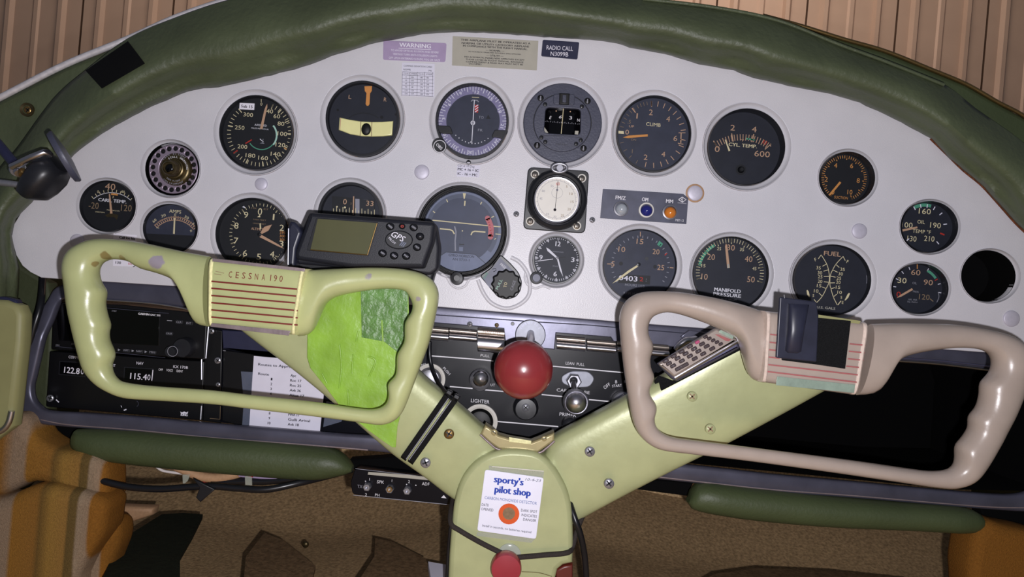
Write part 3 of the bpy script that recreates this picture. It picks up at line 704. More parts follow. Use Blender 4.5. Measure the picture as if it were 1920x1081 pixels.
# directional gyro
g = gauge('gyro', 'directional_gyro', 'black gyro gauge showing 0 and 33 half hidden behind the navigator', 'dial_mid', -.006, lip=.1)
slab(zF.P([(308, 214), (606, 240), (606, 420), (308, 400)]), -.0045, .001, 'dial_black').build('card', g)
p = Print(-.0043, zF, 'cream'); p.poly([(470, 232), (560, 238), (560, 400), (470, 395)], 'gray_mark').poly([(500, 234), (600, 242), (600, 400), (500, 395)], 'bezel', dd=.0001)
p.t('0', 398, 253, 37, 26, m='tan_mark').t('33', 572, 265, 34, 52, m='tan_mark', dd=.0004).t('3', 440, 266, 14, m='dim_mark')
for i in range(14): p.line([(318 + i * 22, 300 - (14 if i % 2 else 0) + i * 1.7), (318 + i * 22, 322 + i * 1.7)], 4, 'cream', dd=.0004)
p.line([(459, 215), (456, 345)], 8, 'tan_mark', dd=.0006).disc(398, 293, 7, dd=.0006).disc(342, 288, 6, dd=.0006); p.build('card_markings', g)
# artificial horizon
zAI = Fr(780, 340, 4.7)
g = gauge('horizon', 'artificial_horizon', 'large slate blue artificial horizon with a caging knob at lower right', 'dial_slate2', -.007, lip=.085, lipd=.003)
cxh, cyh = zAI(400, 425)
for r_, d_ in ((83, .0025), (79.5, .0035), (76, .0035)):
    tube([W(866 + r_ * cos(2 * pi * i / 64), 433 + r_ * 1.02 * sin(2 * pi * i / 64), d_) for i in range(65)], .0009, 'black', cap=False, n=8).build('bezel_ring', g, 60)
p = Print(-.0067, zAI, 'cream'); p.disc(405, 430, 285, 'dial_ai', n=48).arc(405, 430, 303, -78, 128, 36, 'dial_slate', n=40)
p.poly([(205, 660), (265, 620), (520, 640), (618, 725), (560, 790), (400, 805), (280, 765), (200, 710)], 'dial_slate2', dd=.0002).line([(200, 665), (265, 622), (520, 642), (620, 728)], 4, 'dial_black', dd=.0003)
p.line([(145, 341), (745, 400)], 9, dd=.0004).line([(210, 416), (300, 424), (322, 434), (338, 462)], 11, dd=.0005).line([(484, 472), (496, 446), (518, 438), (612, 446)], 11, dd=.0005)
p.line([(340, 395), (352, 440), (350, 475), (345, 520), (347, 612)], 12, 'gray_mark', dd=.0004).line([(380, 553), (424, 556)], 8, 'black', dd=.0004).poly([(380, 575), (415, 577), (414, 614), (379, 612)], 'dial_slate2', dd=.0004).disc(409, 435, 6, dd=.0005).line([(405, 425), (405, 560)], 3, 'dial_slate', dd=.0002)
p.poly([(413, 102), (440, 104), (430, 152), (420, 152)], dd=.0004).line([(432, 170), (428, 214)], 11, dd=.0004).line([(268, 158), (280, 182)], 8, dd=.0004).line([(580, 180), (568, 202)], 8, dd=.0004).line([(150, 262), (168, 276)], 8, dd=.0004).line([(688, 305), (664, 318)], 8, dd=.0004).line([(700, 462), (745, 466)], 7, dd=.0004).line([(692, 510), (704, 500)], 7, dd=.0004)
p.t('GYRO HORIZON', 400, 655, 22, 225, m='dial_navy', ang=4, dd=.0005, bold=.02).t('AN 5733-1', 395, 688, 20, 150, m='dial_navy', ang=4, dd=.0005, bold=.02); p.build('dial_markings', g)
a = Print(-.005, zAI); a.line(crom([(632, 325), (660, 400), (658, 485)], 8), 48, 'pink_plate').disc(630, 322, 22, 'pink_plate').disc(656, 488, 24, 'pink_plate')
for i in range(7): a.disc(638 + 5 * i, 335 + i * 24, 5, 'red_mark', dd=.0002)
a.build('warning_strip', g)['label'] = 'faded red curved strip'
x, y = zAI(362, 852); lathe(x, y, 0, [(13, -.003), (13, .003), (11, .006), (6, .0065), (5.5, .004), (3, .004)], 'bezel', n=32).build('adjust_knob', g)
slab(roundpoly(zAI.P([(745, 640), (830, 715), (905, 800), (935, 880), (925, 960), (880, 1020), (800, 1040), (720, 1020), (560, 830), (660, 760)]), 6), .004, .005, 'bezel', .001, ).build('cage_plate', g)
pr = Print(.0042, zAI, 'gray_mark'); pr.poly([(742, 672), (885, 815), (800, 800), (690, 850), (650, 940), (588, 850), (672, 765)], 'slate_plate').t('FREE', 768, 745, 22, 60, ang=40, m='white_mark').t('CAGE', 612, 830, 22, 60, ang=-60, m='green_mark').line([(672, 772), (702, 765), (706, 785), (682, 795)], 5, 'black'); pr.build('plate_lettering', g)
x, y = zAI(795, 905); pts = []
for i in range(96):
    an = 2 * pi * i / 96; r_ = 27 * (1 + .055 * cos(12 * an)); pts.append((x + r_ * cos(an), y + r_ * sin(an)))
k = slab(pts, .014, .010, 'black', .0018).build('caging_knob', g, 50)
pr = Print(.0142, zAI, 'mint_mark'); pr.t('PULL', 732, 905, 24, 95, ang=-65).t('TO', 788, 910, 26, 44, ang=-80, m='cream').t('CAGE', 855, 915, 24, 90, ang=-70, m='gray_mark'); pr.build('knob_lettering', k)
# stall warning disc
zS = Fr(260, 250, 8.315)
cx, cy, rx, ry, df = GAUGES['stall']
g = thing('stall_warning', 'round metal stall warning speaker with a ring of holes', 'speaker', W(cx, cy, 0))
a = Acc(); lathe(cx, cy, 0, [(rx * .97, -.002), (rx * .97, -.022), (rx * .9, -.024)], 'matte_black', a, n=48, close0=False); a.build('case', g)
x0, y0 = zS(540, 555)
hol = []; 
for i in range(20):
    an = 2 * pi * i / 20 + .1; hol.append(ell(x0 + 38.8 * cos(an), y0 + 38.8 * sin(an), 4.5, 4.5, 16))
hol.append(ell(x0 + 3, y0, 30, 30, 32))
slab(ell(x0, y0, 46, 46, 48), -.003, .002, 'alloy_ring', .0005, hol).build('perforated_ring', g)
lathe(x0, y0, -.005, [(45, -.008), (45, -.0065), (28, -.0065)], 'black', n=40).build('backing', g)
lathe(x0 + 3, y0, 0, [(30.5, -.006), (30.5, -.002), (27, .0005), (22, .0015), (19, .001), (18.5, .004), (16.5, .0045), (16, .007), (14, .0075)], 'bronze', n=40).build('warning_plate', g)
pr = Print(.0016, zS, 'gray_mark')
def arct(pr, txt, cx, cy, r, a0, a1, h, m, flip=False, dd=.0001):
    n = len(txt)
    for i, ch in enumerate(txt):
        if ch == ' ': continue
        a_ = a0 + (a1 - a0) * i / max(1, n - 1); pr.t(ch, cx + r * sin(radians(a_)), cy - r * cos(radians(a_)), h, ang=a_ + (180 if flip else 0), m=m, bold=.02, dd=dd)
arct(pr, 'SAFE FLIGHT', 568, 555, 232, -50, 40, 32, 'gray_mark', dd=-.001); arct(pr, 'STALL WARNING', 568, 555, 190, -30, 88, 30, 'white_mark', dd=.0006); arct(pr, 'INSTRUMENT', 568, 555, 228, 228, 150, 30, 'gray_mark', True, dd=-.001); arct(pr, 'SAFE FLIGHT', 568, 555, 186, 222, 158, 24, 'gray_mark', True, dd=.0006); pr.build('disc_lettering', g)
x, y = zS(492, 540); lathe(x, y, .012, [(15, .004), (14.5, .012), (12, .017), (9.5, .018), (9, .0165)], 'bronze', n=36).build('knob', g)
lathe(x - 2, y, .018, ballprof(8.5, .0165, sc(.018), 10, .5), 'screen_black', n=28).build('lens', g)
# stopwatch in its holder
g = thing('stopwatch_holder', 'black square holder plate with four corner screws round the stopwatch', 'holder', W(1043, 372, 0))
plate = roundpoly(zG.P([(112, 84), (540, 112), (512, 550), (76, 518)]), 11)
slab(plate, .003, .003, 'bezel', .001).build('plate', g)
for x, y in ((160, 137), (488, 165), (127, 465), (453, 497)):
    px_, py_ = zG(x, y); lathe(px_, py_, .003, [(8.3, .003), (8.0, .0045), (6.5, .0048)], 'white_face', n=24).build('washer', g); screw(px_, py_, .0048, 6, g, 'chrome_warm', 'slot', ang=95)
x, y = zG(312, 318); lathe(x, y, .003, [(56, .003), (57, .008), (55, .013), (50, .0145), (46, .0135), (45, .012)], 'rubber', n=56, close0=False, close1=False).build('cup_ring', g)
sw = thing('stopwatch', 'silver pocket stopwatch with a white face held in the square holder', 'stopwatch', W(1041, 372, .012))
lathe(x, y, .012, [(45, .006), (44.5, .013), (42.5, .0155), (40.5, .0152), (40, .0140)], 'chrome', n=56).build('case', sw)
x, y = zG(312, 312); lathe(x, y, .014, [(40, .0135), (40, .01415)], 'white_face', n=48).build('face', sw)
p = Print(.0143, zG, 'dim_mark'); p.t('60', 321, 203, 20, 24, m='red_mark').t('5', 383, 222, 17).t('10', 414, 272, 17, 22).t('15', 421, 328, 17, 22).t('20', 399, 380, 17, 22).t('25', 352, 424, 17, 22).t('30', 300, 432, 14, 20, m='gray_mark').t('35', 248, 414, 14, 20, m='gray_mark').t('45', 202, 306, 16, 20, m='gray_mark').t('50', 219, 253, 16, 22, m='gray_mark').t('55', 280, 218, 15, 20, m='gray_mark').ring(312, 312, 132, 2, 'gray_mark').ring(316, 265, 38, 1.5, 'gray_mark').tick(312, 312, 134, 142, range(0, 360, 12), 2, 'gray_mark'); p.build('face_markings', sw)
p = Print(.0148, zG, 'ink'); p.line([(322, 182), (301, 383)], 3).disc(300, 384, 10).disc(316, 245, 8, 'gray_mark'); p.build('pointer', sw)
x, y = zG(332, 98); lathe(x, y, .012, [(7, .004), (9, .008), (9, .014), (6, .018)], 'steel', n=24).build('crown', sw)
tube([W(*zG(332 + 52 * cos(t), 92 + 30 * sin(t)), .016) for t in [2 * pi * i / 24 for i in range(25)]], .0016, 'steel', cap=False).build('bow', sw, 60)
# clock
g = gauge('clock', 'clock', 'small black clock with white numerals 12 3 6 9', 'dial_mid', -.004, lip=.07, lipd=.001, cat='clock')
p = Print(-.0037, zG, 'white_mark'); p.t('12', 322, 622, 33, 34, bold=.03).t('3', 425, 733, 32, 22, bold=.03).t('6', 302, 832, 32, 22, bold=.03).t('9', 202, 716, 32, 22, bold=.03).tick(316, 728, 140, 155, range(0, 360, 6), 4).tick(316, 728, 132, 156, [3 + 30 * i for i in range(12)], 6).poly([(312, 578), (336, 580), (323, 602)]).t('WAKMANN', 322, 678, 9, 74, m='gray_mark').t('8 DAYS', 303, 778, 9, 36, m='gray_mark'); p.build('dial_markings', g)
pointer(g, -.0028, zG, [(308, 722), (318, 714), (262, 660), (238, 646), (248, 672)], 'white_mark'); pointer(g, -.0024, zG, [(313, 722), (324, 722), (345, 800), (358, 855), (334, 805)], 'white_mark', hub=(316, 720, 10, 'steel'))
p = Print(-.0018, zG, 'white_mark'); p.line([(180, 742), (286, 728)], 4).line([(330, 720), (378, 714)], 5, 'dial_black'); p.build('pointer', g)['label'] = 'thin second hand'
x, y = zG(170, 860); lathe(x, y, 0, [(12, -.003), (12, .003), (8.5, .0035)], 'bezel', n=28).build('knob_boss', g); lathe(x, y, .004, [(8, .0035), (8, .008), (7, .0092), (4, .0092)], 'slate_plate', n=28).build('setting_knob', g)
# tachometer
g = gauge('tach', 'tachometer', 'blue gray tachometer with an hour counter above the right control wheel', 'dial_navy', -.005, lip=.03)
p = Print(-.0047, zG, 'tan_mark')
for s, x, y in (('5', 706, 762), ('10', 768, 660), ('15', 895, 605), ('20', 1007, 677), ('25', 1040, 787)): p.t(s, x, y, 36, 22 * len(s) + (4 if len(s) > 1 else 0), bold=0)
p.tick(897, 770, 190, 206, [-125 + 10 * i for i in range(26)], 4.5, 'gray_mark').tick(897, 770, 200, 232, (-88, 0, 95), 5)
p.poly([(1030, 600), (1056, 622), (1040, 645), (1014, 628)], 'green_mark').line([(1068, 702), (1084, 686)], 7, 'red_mark')
p.poly([(748, 835), (968, 845), (963, 907), (742, 895)], 'dial_black').t('0403', 812, 863, 34, 130, m='white_label', dd=.0003, bold=.02).t('2', 905, 869, 28, 26, m='red_mark', dd=.0003).t(':', 938, 871, 28, m='gray_mark', dd=.0003).t('HOURS 1/10', 858, 912, 17, 136, m='gray_mark').t('R.P.M. HUNDREDS', 868, 972, 15, 175, m='gray_mark')
p.disc(762, 760, 14, 'dial_black').disc(942, 725, 13, 'bezel').disc(1000, 782, 13, 'dial_black'); p.build('dial_markings', g)
pointer(g, -.0035, zG, [(890, 760), (898, 770), (820, 822), (742, 878), (700, 900), (738, 866), (812, 808)], 'cream', hub=(885, 766, 14, 'bezel'))
# manifold pressure
g = gauge('manifold', 'manifold_pressure_gauge', 'MANIFOLD PRESSURE gauge with a green band at upper left', 'dial_mid', -.006, lip=.03)
p = Print(-.0057, zH, 'tan_mark')
for s, x, y, h in (('10', 207, 497, 54), ('20', 270, 310, 54), ('30', 458, 222, 54), ('40', 625, 330, 54), ('50', 647, 523, 54)): p.t(s, x, y, h, 72 if s != '10' else 60)
for s, x, y in (('15', 197, 393), ('25', 345, 232), ('35', 562, 240), ('45', 680, 420)): p.t(s, x, y, 30, 38, m='cream')
p.t('MANIFOLD', 425, 627, 34, 250, m='white_mark', bold=.03).t('PRESSURE', 422, 670, 32, 262, m='white_mark', bold=.03).t('IN. OF MERCURY', 440, 712, 13, 145, m='white_mark')
p.arc(447, 458, 296, 283, 330, 26, 'green_mark').tick(447, 458, 285, 322, [259 + 5.2 * i for i in range(41)], 5, 'cream', dd=.0003).tick(447, 458, 272, 322, [259 + 26 * i for i in range(9)], 7, 'cream', dd=.0003); p.build('dial_markings', g)
pointer(g, -.0045, zH, [(422, 415), (402, 210), (411, 180), (424, 208), (448, 412)], 'tan_mark'); pr = Print(-.0043, zH); pr.poly([(422, 378), (440, 376), (444, 414), (424, 416)], 'gray_label'); pr.build('pointer_base', g)
# fuel
g = gauge('fuel', 'fuel_gauge', 'twin FUEL gauge with two facing curved scales', 'dial_mid', -.006, lip=.03)
p = Print(-.0057, zH, 'cream'); p.t('FUEL', 1418, 280, 42, 158, m='tan_mark', bold=.02)
p.line(crom([(1312, 290), (1362, 372), (1385, 450), (1388, 540), (1360, 610), (1320, 685), (1270, 742)], 5), 6).line(crom([(1520, 305), (1455, 375), (1420, 435), (1398, 490), (1395, 570), (1405, 612), (1428, 690), (1465, 765)], 5), 6)
p.line([(1312, 290), (1285, 328)], 6).line([(1520, 305), (1540, 345)], 6).line([(1470, 765), (1500, 725)], 8)
for (s, x, y), q in zip((('35', 1288, 413), ('30', 1300, 460), ('25', 1303, 498), ('20', 1302, 541), ('15', 1293, 582), ('10', 1265, 632)), (((1325, 398), (1362, 378)), ((1335, 445), (1378, 433)), ((1338, 495), (1386, 494)), ((1338, 545), (1384, 550)), ((1322, 595), (1362, 610)), ((1290, 650), (1325, 685)))): p.t(s, x, y, 30, 42).line(q, 6)
for (s, x, y), q in zip((('35', 1515, 428), ('30', 1497, 470), ('25', 1480, 512), ('20', 1475, 550), ('15', 1472, 597), ('10', 1487, 645)), (((1484, 410), (1450, 380)), ((1468, 455), (1420, 432)), ((1448, 502), (1402, 492)), ((1442, 555), (1396, 556)), ((1443, 600), (1402, 612)), ((1460, 662), (1425, 690)))): p.t(s, x, y, 30, 42).line(q, 6)
p.t('F', 1258, 335, 30, ang=-20).t('F', 1562, 355, 30, ang=20).t('5', 1238, 676, 26).t('5', 1503, 694, 26).t('E', 1516, 741, 26).t('U.S. GALS', 1358, 792, 22, 175, m='gray_label', bold=.03).line([(1268, 742), (1245, 712)], 6).arc(1427, 523, 318, 83, 97, 4, 'gray_mark'); p.build('dial_markings', g)
pointer(g, -.0045, zH, [(1174, 628), (1184, 622), (1196, 640), (1207, 694), (1196, 692), (1180, 665)], 'cream'); pointer(g, -.0045, zH, [(1586, 656), (1576, 650), (1562, 665), (1534, 722), (1546, 720), (1570, 695)], 'cream')
# oil temperature and pressure
g = gauge('oiltemp', 'oil_temperature_gauge', 'small OIL TEMP gauge numbered 100 160 190 210', 'dial_mid', -.009, lip=.03)
p = Print(-.0087, zI, 'cream'); p.arc(640, 495, 122, -28, 18, 18, 'green_mark')
for s, x, y, w_ in (('160', 643, 408, 68), ('100', 543, 485, 62), ('190', 703, 487, 60), ('130', 570, 562, 52), ('210', 668, 562, 58)): p.t(s, x, y, 30, w_)
p.t('OIL', 622, 468, 20, 42).t('TEMP °F', 625, 522, 20, 104).tick(640, 495, 108, 128, (-28, -10, 8, 28, 52, 83, 140, 232), 5, 'white_label', dd=.0003).tick(640, 495, 96, 122, (112,), 8, 'red_mark'); p.build('dial_markings', g)
pointer(g, -.0075, zI, [(600, 493), (602, 503), (512, 523), (512, 510)], 'tan_mark')
g = gauge('oilpress', 'oil_pressure_gauge', 'small oil pressure gauge numbered 30 60 90 120 with green arc', 'dial_mid', -.010, lip=.03)
p = Print(-.0097, zI, 'tan_mark'); p.t('60', 592, 752, 30, 52, m='tan_mark').t('30', 515, 797, 30, 50, m='cream').t('90', 662, 808, 30, 52).t('0', 495, 875, 30, 24, m='red_mark').t('120', 640, 890, 30, 60, m='dim_mark').t('OIL', 585, 812, 12, 24, m='gray_mark').t('PRESS.', 593, 860, 9, 34, m='gray_mark').t('LBS. PER', 575, 905, 8, 50, m='gray_mark').t('SQ. INCH', 572, 918, 8, 56, m='gray_mark')
p.arc(600, 850, 122, 28, 58, 14, 'green_mark').tick(600, 850, 120, 136, (-82, -62, -40, -20, 28, 75, 97), 4, 'white_label').tick(600, 850, 118, 144, (0,), 5, 'orange_mark').tick(600, 850, 112, 130, (62,), 5, 'red_mark').line([(672, 900), (690, 915)], 5, 'dim_mark').line(crom([(718, 862), (722, 890), (710, 920)], 5), 3, 'gray_mark'); p.build('dial_markings', g)
pointer(g, -.0085, zI, [(570, 840), (577, 850), (510, 888), (484, 896), (505, 878)], 'tan_mark')
# empty instrument hole
cx, cy, rx, ry, df = GAUGES['empty']
g = lathe(cx, cy, 0, [(rx * .98, -.004), (rx * .98, -.05), (rx * .6, -.055)], 'matte_black', n=48, ry=ry / rx, close0=False).build('empty_instrument_hole'); tag(g, 'empty black round hole at the far right of the panel', 'hole')

# ------------------------------------------------------------------ plugs, screws, placards on the panel
for x, y, r_, m_, lb in ((490, 345, 12, 'silver_flake', 'small silver plug button below the airspeed gauge'), (791, 322.5, 14, 'silver_flake', 'silver plug button left of the deviation card with arithmetic notes'), (1303, 362, 14.5, 'silver_flake', 'plug button with brown stain beside the marker light plate'), (1611, 433, 14.5, 'silver_flake', 'plug button between the fuel and oil temperature gauges'), (1896, 597, 15.5, 'silver_flake', 'plug button below the empty round hole'), (145, 452, 13.5, 'silver_flake', 'plug button above the left control wheel grip')):
    a = lathe(x, y, 0, [(r_, .0002), (r_ * .97, .0011), (r_ * .88, .0015), (r_ * .4, .0019), (.01, .0020)], m_, n=32, close1=False)
    if '1303' in str(x): lathe(x, y, 0, [(r_ + 3, .0001), (r_ + 2.6, .0003), (r_, .0003)], 'tan_wire', a, n=32)
    tag(a.build('hole_plug', None, 60), lb, 'plug')
screw_l = [(968, 401, 'small panel screw left of the stopwatch holder'), (1110.5, 412, 'small panel screw right of the stopwatch holder')]
for x, y, lb in screw_l:
    o = screw(x, y, .0003, 5.4, None, 'steel', ang=30, name='panel_screw'); tag(o, lb, 'screw')
def placard(name, label, pts, d, th, m, r_=2, cat='placard'):
    t = thing(name, label, cat, W(sum(q[0] for q in pts) / len(pts), sum(q[1] for q in pts) / len(pts), d))
    slab(roundpoly(pts, r_), d + th, th, m, th * .3).build('plate', t); return t, Print(d + th + .0001, PX)
zW = Fr(700, 60, 7.72)
t, p = placard('warning_placard', 'faded lilac WARNING placard at the top of the panel', zW.P([(145, 122), (1060, 160), (1042, 435), (140, 402)]), 0, .0005, 'lilac', 4)
p.fr = zW; p.m = 'white_label'; p.ang = 3
p.t('WARNING', 605, 195, 58, 455, bold=.03).line([(365, 234), (838, 254)], 7).t('TO AVOID OPTICAL ILLUSION AND SEVERE', 600, 278, 26, 690).t('VERTIGO TURN ANTI-COLLISION LIGHTS', 605, 333, 26, 640).t('OFF UPON ENTERING CLOUDS, FOG OR HAZE', 595, 390, 28, 740); p.build('lettering', t)
t, p = placard('compass_card', 'white compass deviation card under the lilac placard', zW.P([(415, 440), (888, 462), (878, 940), (410, 918)]), 0, .0003, 'paper', 1, 'card')
p.fr = zW; p.m = 'ink'; p.ang = 2.5
p.t('COMPASS DEVIATION CARD', 645, 497, 24, 410).t('N3099B', 487, 543, 22, 105).t('75', 820, 560, 22, 50)
for y_ in (575, 622, 672, 722, 768, 822, 868, 912): p.line([(420, y_), (868, y_ + 20)], 4)
for x_ in (424, 536, 643, 750, 866): p.line([(x_ - 4, 578), (x_ - 12, 925)], 4)
for s, x_ in (('TO FLY', 480), ('STEER', 590), ('TO FLY', 697), ('STEER', 808)): p.t(s, x_, 602 + (x_ - 480) * .035, 20, 88)
for i, r4 in enumerate((('N', '006', '180', '186'), ('30', '033', '210', '217'), ('60', '059', '240', '248'), ('90', '88', '270', '275'), ('120', '121', '300', '304'), ('150', '159', '330', '336'))):
    for s, x_ in zip(r4, (475, 565, 697, 785)): p.t(s, x_, 650 + i * 48 + (x_ - 475) * .04, 22, 13 * len(s))
p.build('lettering', t)
zO = Fr(840, 60, 7.385)
t, p = placard('operating_placard', 'pale gray operating limits placard at the top centre', zO.P([(65, 55), (1252, 122), (1230, 530), (55, 462)]), 0, .0004, 'gray_label', 1)
p.fr = zO; p.m = 'ink'; p.ang = 3.2
for s, x_, y_, h_, w_ in (('THIS AIRPLANE MUST BE OPERATED AS A', 660, 133, 25, 965), ('NORMAL OR UTILITY CATEGORY AIRPLANE', 657, 176, 25, 935), ('IN COMPLIANCE WITH THE FLIGHT MANUAL.', 655, 213, 25, 895), ('— NORMAL —', 652, 258, 24, 255), ('NO ACROBATIC MANEUVERS INCLUDING SPINS APPROVED.', 650, 290, 15, 730), ('— UTILITY —', 650, 328, 24, 235), ('NO ACROBATIC MANEUVERS APPROVED EXCEPT', 645, 365, 20, 830), ('THOSE LISTED IN FLIGHT MANUAL. BAGGAGE', 645, 398, 20, 800), ('COMPARTMENT & REAR SEAT MUST NOT BE', 643, 430, 20, 790), ('OCCUPIED.', 378, 443, 20, 180)): p.t(s, x_, y_, h_, w_, bold=.03)
p.build('lettering', t)
t, p = placard('radio_call_placard', 'small navy RADIO CALL N3099B plate beside the gray placard', zO.P([(1312, 105), (1818, 140), (1792, 380), (1290, 335)]), 0, .0008, 'navy_plate', 3)
p.fr = zO; p.m = 'white_label'; p.ang = 3; p.t('RADIO CALL', 1548, 222, 58, 365).t('N3099B', 1543, 305, 58, 245); p.build('lettering', t)
t, p = placard('correction_note', 'small white note with MC and IC sums below the deviation indicator', zC.P([(608, 998), (775, 1004), (765, 1090), (603, 1084)]), 0, .0003, 'paper', 1, 'note')
p.fr = zC; p.m = 'ink'; p.t('CDI at 10 Deg', 672, 1008, 15, 122).t('MC + 16 = IC', 687, 1036, 19, 150, bold=.03).t('IC - 16 = MC', 682, 1068, 18, 142, bold=.03); p.build('lettering', t)
o = screw(zC(690, 983)[0], zC(690, 983)[1], .0003, 4.5, None, 'bezel', 'slot', ang=5, dark='white_label', name='panel_screw'); tag(o, 'small dark screw above the white note with sums', 'screw')
zL2 = Fr(200, 425, 8.727)
t, p = placard('los_label', 'white Call los his label under the CARB. TEMP. gauge', zL2.P([(112, 108), (490, 135), (480, 330), (100, 300)]), 0, .0003, 'white_label', 1.5, 'label'); p.fr = zL2; p.m = 'ink'; p.t('Call los his', 335, 182, 42, 255, bold=.04); p.build('lettering', t)
t, p = placard('limit_label', 'white label reading 130 seen inside the left control wheel', zL2.P([(105, 520), (560, 560), (480, 650), (100, 638)]), 0, .0003, 'white_label', 1.5, 'label'); p.fr = zL2; p.m = 'ink'; p.t('130', 190, 585, 40, 85, bold=.04).t('kts', 385, 600, 40, 60, m='red_mark').line([(430, 655), (475, 630)], 12, 'dial_black'); p.build('lettering', t)
# marker beacon light plate
t = thing('marker_light_panel', 'slate plate with three marker beacon lights FM/Z OM MM', 'light panel', W(1208, 386, 0))
slab(zD.P([(118, 825), (560, 852), (700, 862), (736, 892), (722, 1080), (98, 1037)]), .0012, .0012, 'slate_plate', .0003).build('plate', t)
p = Print(.0014, zD, 'white_mark'); p.t('FM/Z', 246, 890, 26, 72, bold=.03).t('OM', 423, 902, 26, 44, bold=.03).t('MM', 600, 915, 26, 50, bold=.03).t('MBT-12', 673, 1053, 17, 60).line([(665, 903), (692, 885), (720, 903), (693, 922), (665, 903)], 6).line([(693, 890), (693, 918)], 5).poly([(682, 903), (693, 893), (693, 913)]).line([(658, 926), (722, 932)], 6, 'gray_mark'); p.build('lettering', t)
for x, y, m1, m2, lb in ((248, 970, 'steel', 'clear_lens', 'clear lens'), (430, 980, 'white_face', 'blue_lens', 'dark blue lens'), (600, 995, 'steel', 'amber_lens', 'amber lens')):
    px_, py_ = zD(x, y)
    b = lathe(px_, py_, .001, [(14.5, .001), (14, .0035), (11.5, .004), (11, .002)], m1, n=32, close0=False, close1=False); b = b.build('lamp_bezel', t)
    l_ = lathe(px_ + 1, py_ + 1, .002, [(11, .001), (10.6, .004), (7.5, .0062), (4, .0072), (.01, .0076)], m2, n=28, close1=False).build('lens', b); l_['label'] = lb
# ------------------------------------------------------------------ glareshield: padded vinyl roll over the panel
IN = [(26, 700), (34, 560), (38, 508), (30, 482), (22, 440)] + TOPL[1:] + [(1990, 515), (2010, 640)]
OUT = [(-70, 700), (-60, 500), (-40, 400), (-5, 320), (30, 280), (100, 185), (160, 132), (240, 72), (325, 35), (430, 0), (600, -38), (800, -58), (960, -60), (1100, -25), (1205, -4), (1340, 13), (1460, 38), (1575, 83), (1665, 116), (1770, 158), (1832, 205), (1920, 268), (1990, 340), (2060, 640)]
OUT = crom(OUT, 4); INs = [Vector(p) for p in IN]
def nearest(P, q): return min(range(len(P)), key=lambda i: (P[i] - Vector(q)).length)
anc = [(0, 0)] + [(nearest(INs, a), nearest(OUT, b)) for a, b in (((22, 440), (-40, 400)), ((150, 280), (100, 185)), ((285, 200), (240, 72)), ((595, 117), (600, -38)), ((907, 62), (960, -60)), ((1180, 90), (1205, -4)), ((1490, 164), (1575, 83)), ((1745, 260), (1832, 205)), ((1903, 417), (1990, 340)))] + [(len(INs) - 1, len(OUT) - 1)]
A, B = match(INs, OUT, anc, [8, 14, 12, 22, 22, 22, 24, 22, 18, 10])
rows = [0, .03, .08, .15, .24, .34, .45, .56, .67, .78, .87, .94, 1.0]
import mathutils
def gd(t, i):
    s = A[i].x / 1920
    base = .0025 + .050 * sin(pi * min(1, t * .78) ** .75)
    rip = .005 * math.exp(-((t - .22) / .10) ** 2) * sin(i * .37 + 3 * sin(i * .11)) + .003 * math.exp(-((t - .45) / .14) ** 2) * sin(i * .21 + 2)
    dent = -.012 * math.exp(-((t - .20) / .09) ** 2)
    return base + rip + dent
v = []; f = []; K = len(A)
for i in range(K):
    for t in rows:
        jag = random.uniform(-.8, .8) if t == 0 else 0
        q = A[i].lerp(B[i], t); v.append(W(q.x, q.y + jag, max(.0012, gd(t, i))))
    e = Vector(v[-1]); v.append(e + Vector((0, .03, -.012))); v.append(e + Vector((0, .20, -.03)))
nr = len(rows) + 2
# the vinyl turns back under its edge
for i in range(K - 1):
    for j in range(nr - 1): f.append((i * nr + j, i * nr + j + 1, (i + 1) * nr + j + 1, (i + 1) * nr + j))
gs = thing('glareshield', 'olive green padded vinyl glareshield arching over the panel', 'glareshield', W(960, 30, .02))
a = Acc(); a.add(v, [q[::-1] for q in f], 'olive_vinyl')
o = a.build('padding', gs, 70)
md = o.modifiers.new('t', 'SOLIDIFY'); md.thickness = .0016; md.offset = -1
# bound edge of the roll catching the light
def piping(name, pts, d, r, m, parent, n=6):
    return tube([W(p[0], p[1], d + (p[2] if len(p) > 2 else 0)) for p in crom(pts, n)], r, m, n=10).build(name, parent, 60)
piping('piping', [(1205, -2), (1340, 14), (1460, 39), (1575, 84), (1665, 117), (1770, 159)], .033, .0018, 'olive_vinyl', gs)
tube([W(x, y, .0030) for x, y in crom([(1745, 260), (1777, 291), (1807, 320), (1840, 347), (1873, 383), (1903, 417), (1925, 438)], 4)], .0013, 'frayed', n=8).build('frayed_edge', gs, 60)['label'] = 'frayed reddish brown edge'
# second cover layer behind the roll on the right, with its own edge
t = thing('cowl_cover', 'dark green cover behind the glareshield at the upper right', 'cover', W(1700, 110, -.01))
slab([(1430, 28), (1500, 47), (1580, 72), (1660, 95), (1740, 127), (1812, 157), (1870, 190), (1925, 220), (2060, 330), (2060, 500), (1850, 320), (1700, 200), (1500, 120)], -.012, .02, 'pad_vinyl', .006).build('cover_sheet', t)
piping('piping', [(1430, 29), (1500, 48), (1580, 73), (1660, 96), (1740, 128), (1812, 158), (1870, 191), (1925, 221), (2000, 282)], -.013, .0022, 'brass', t)
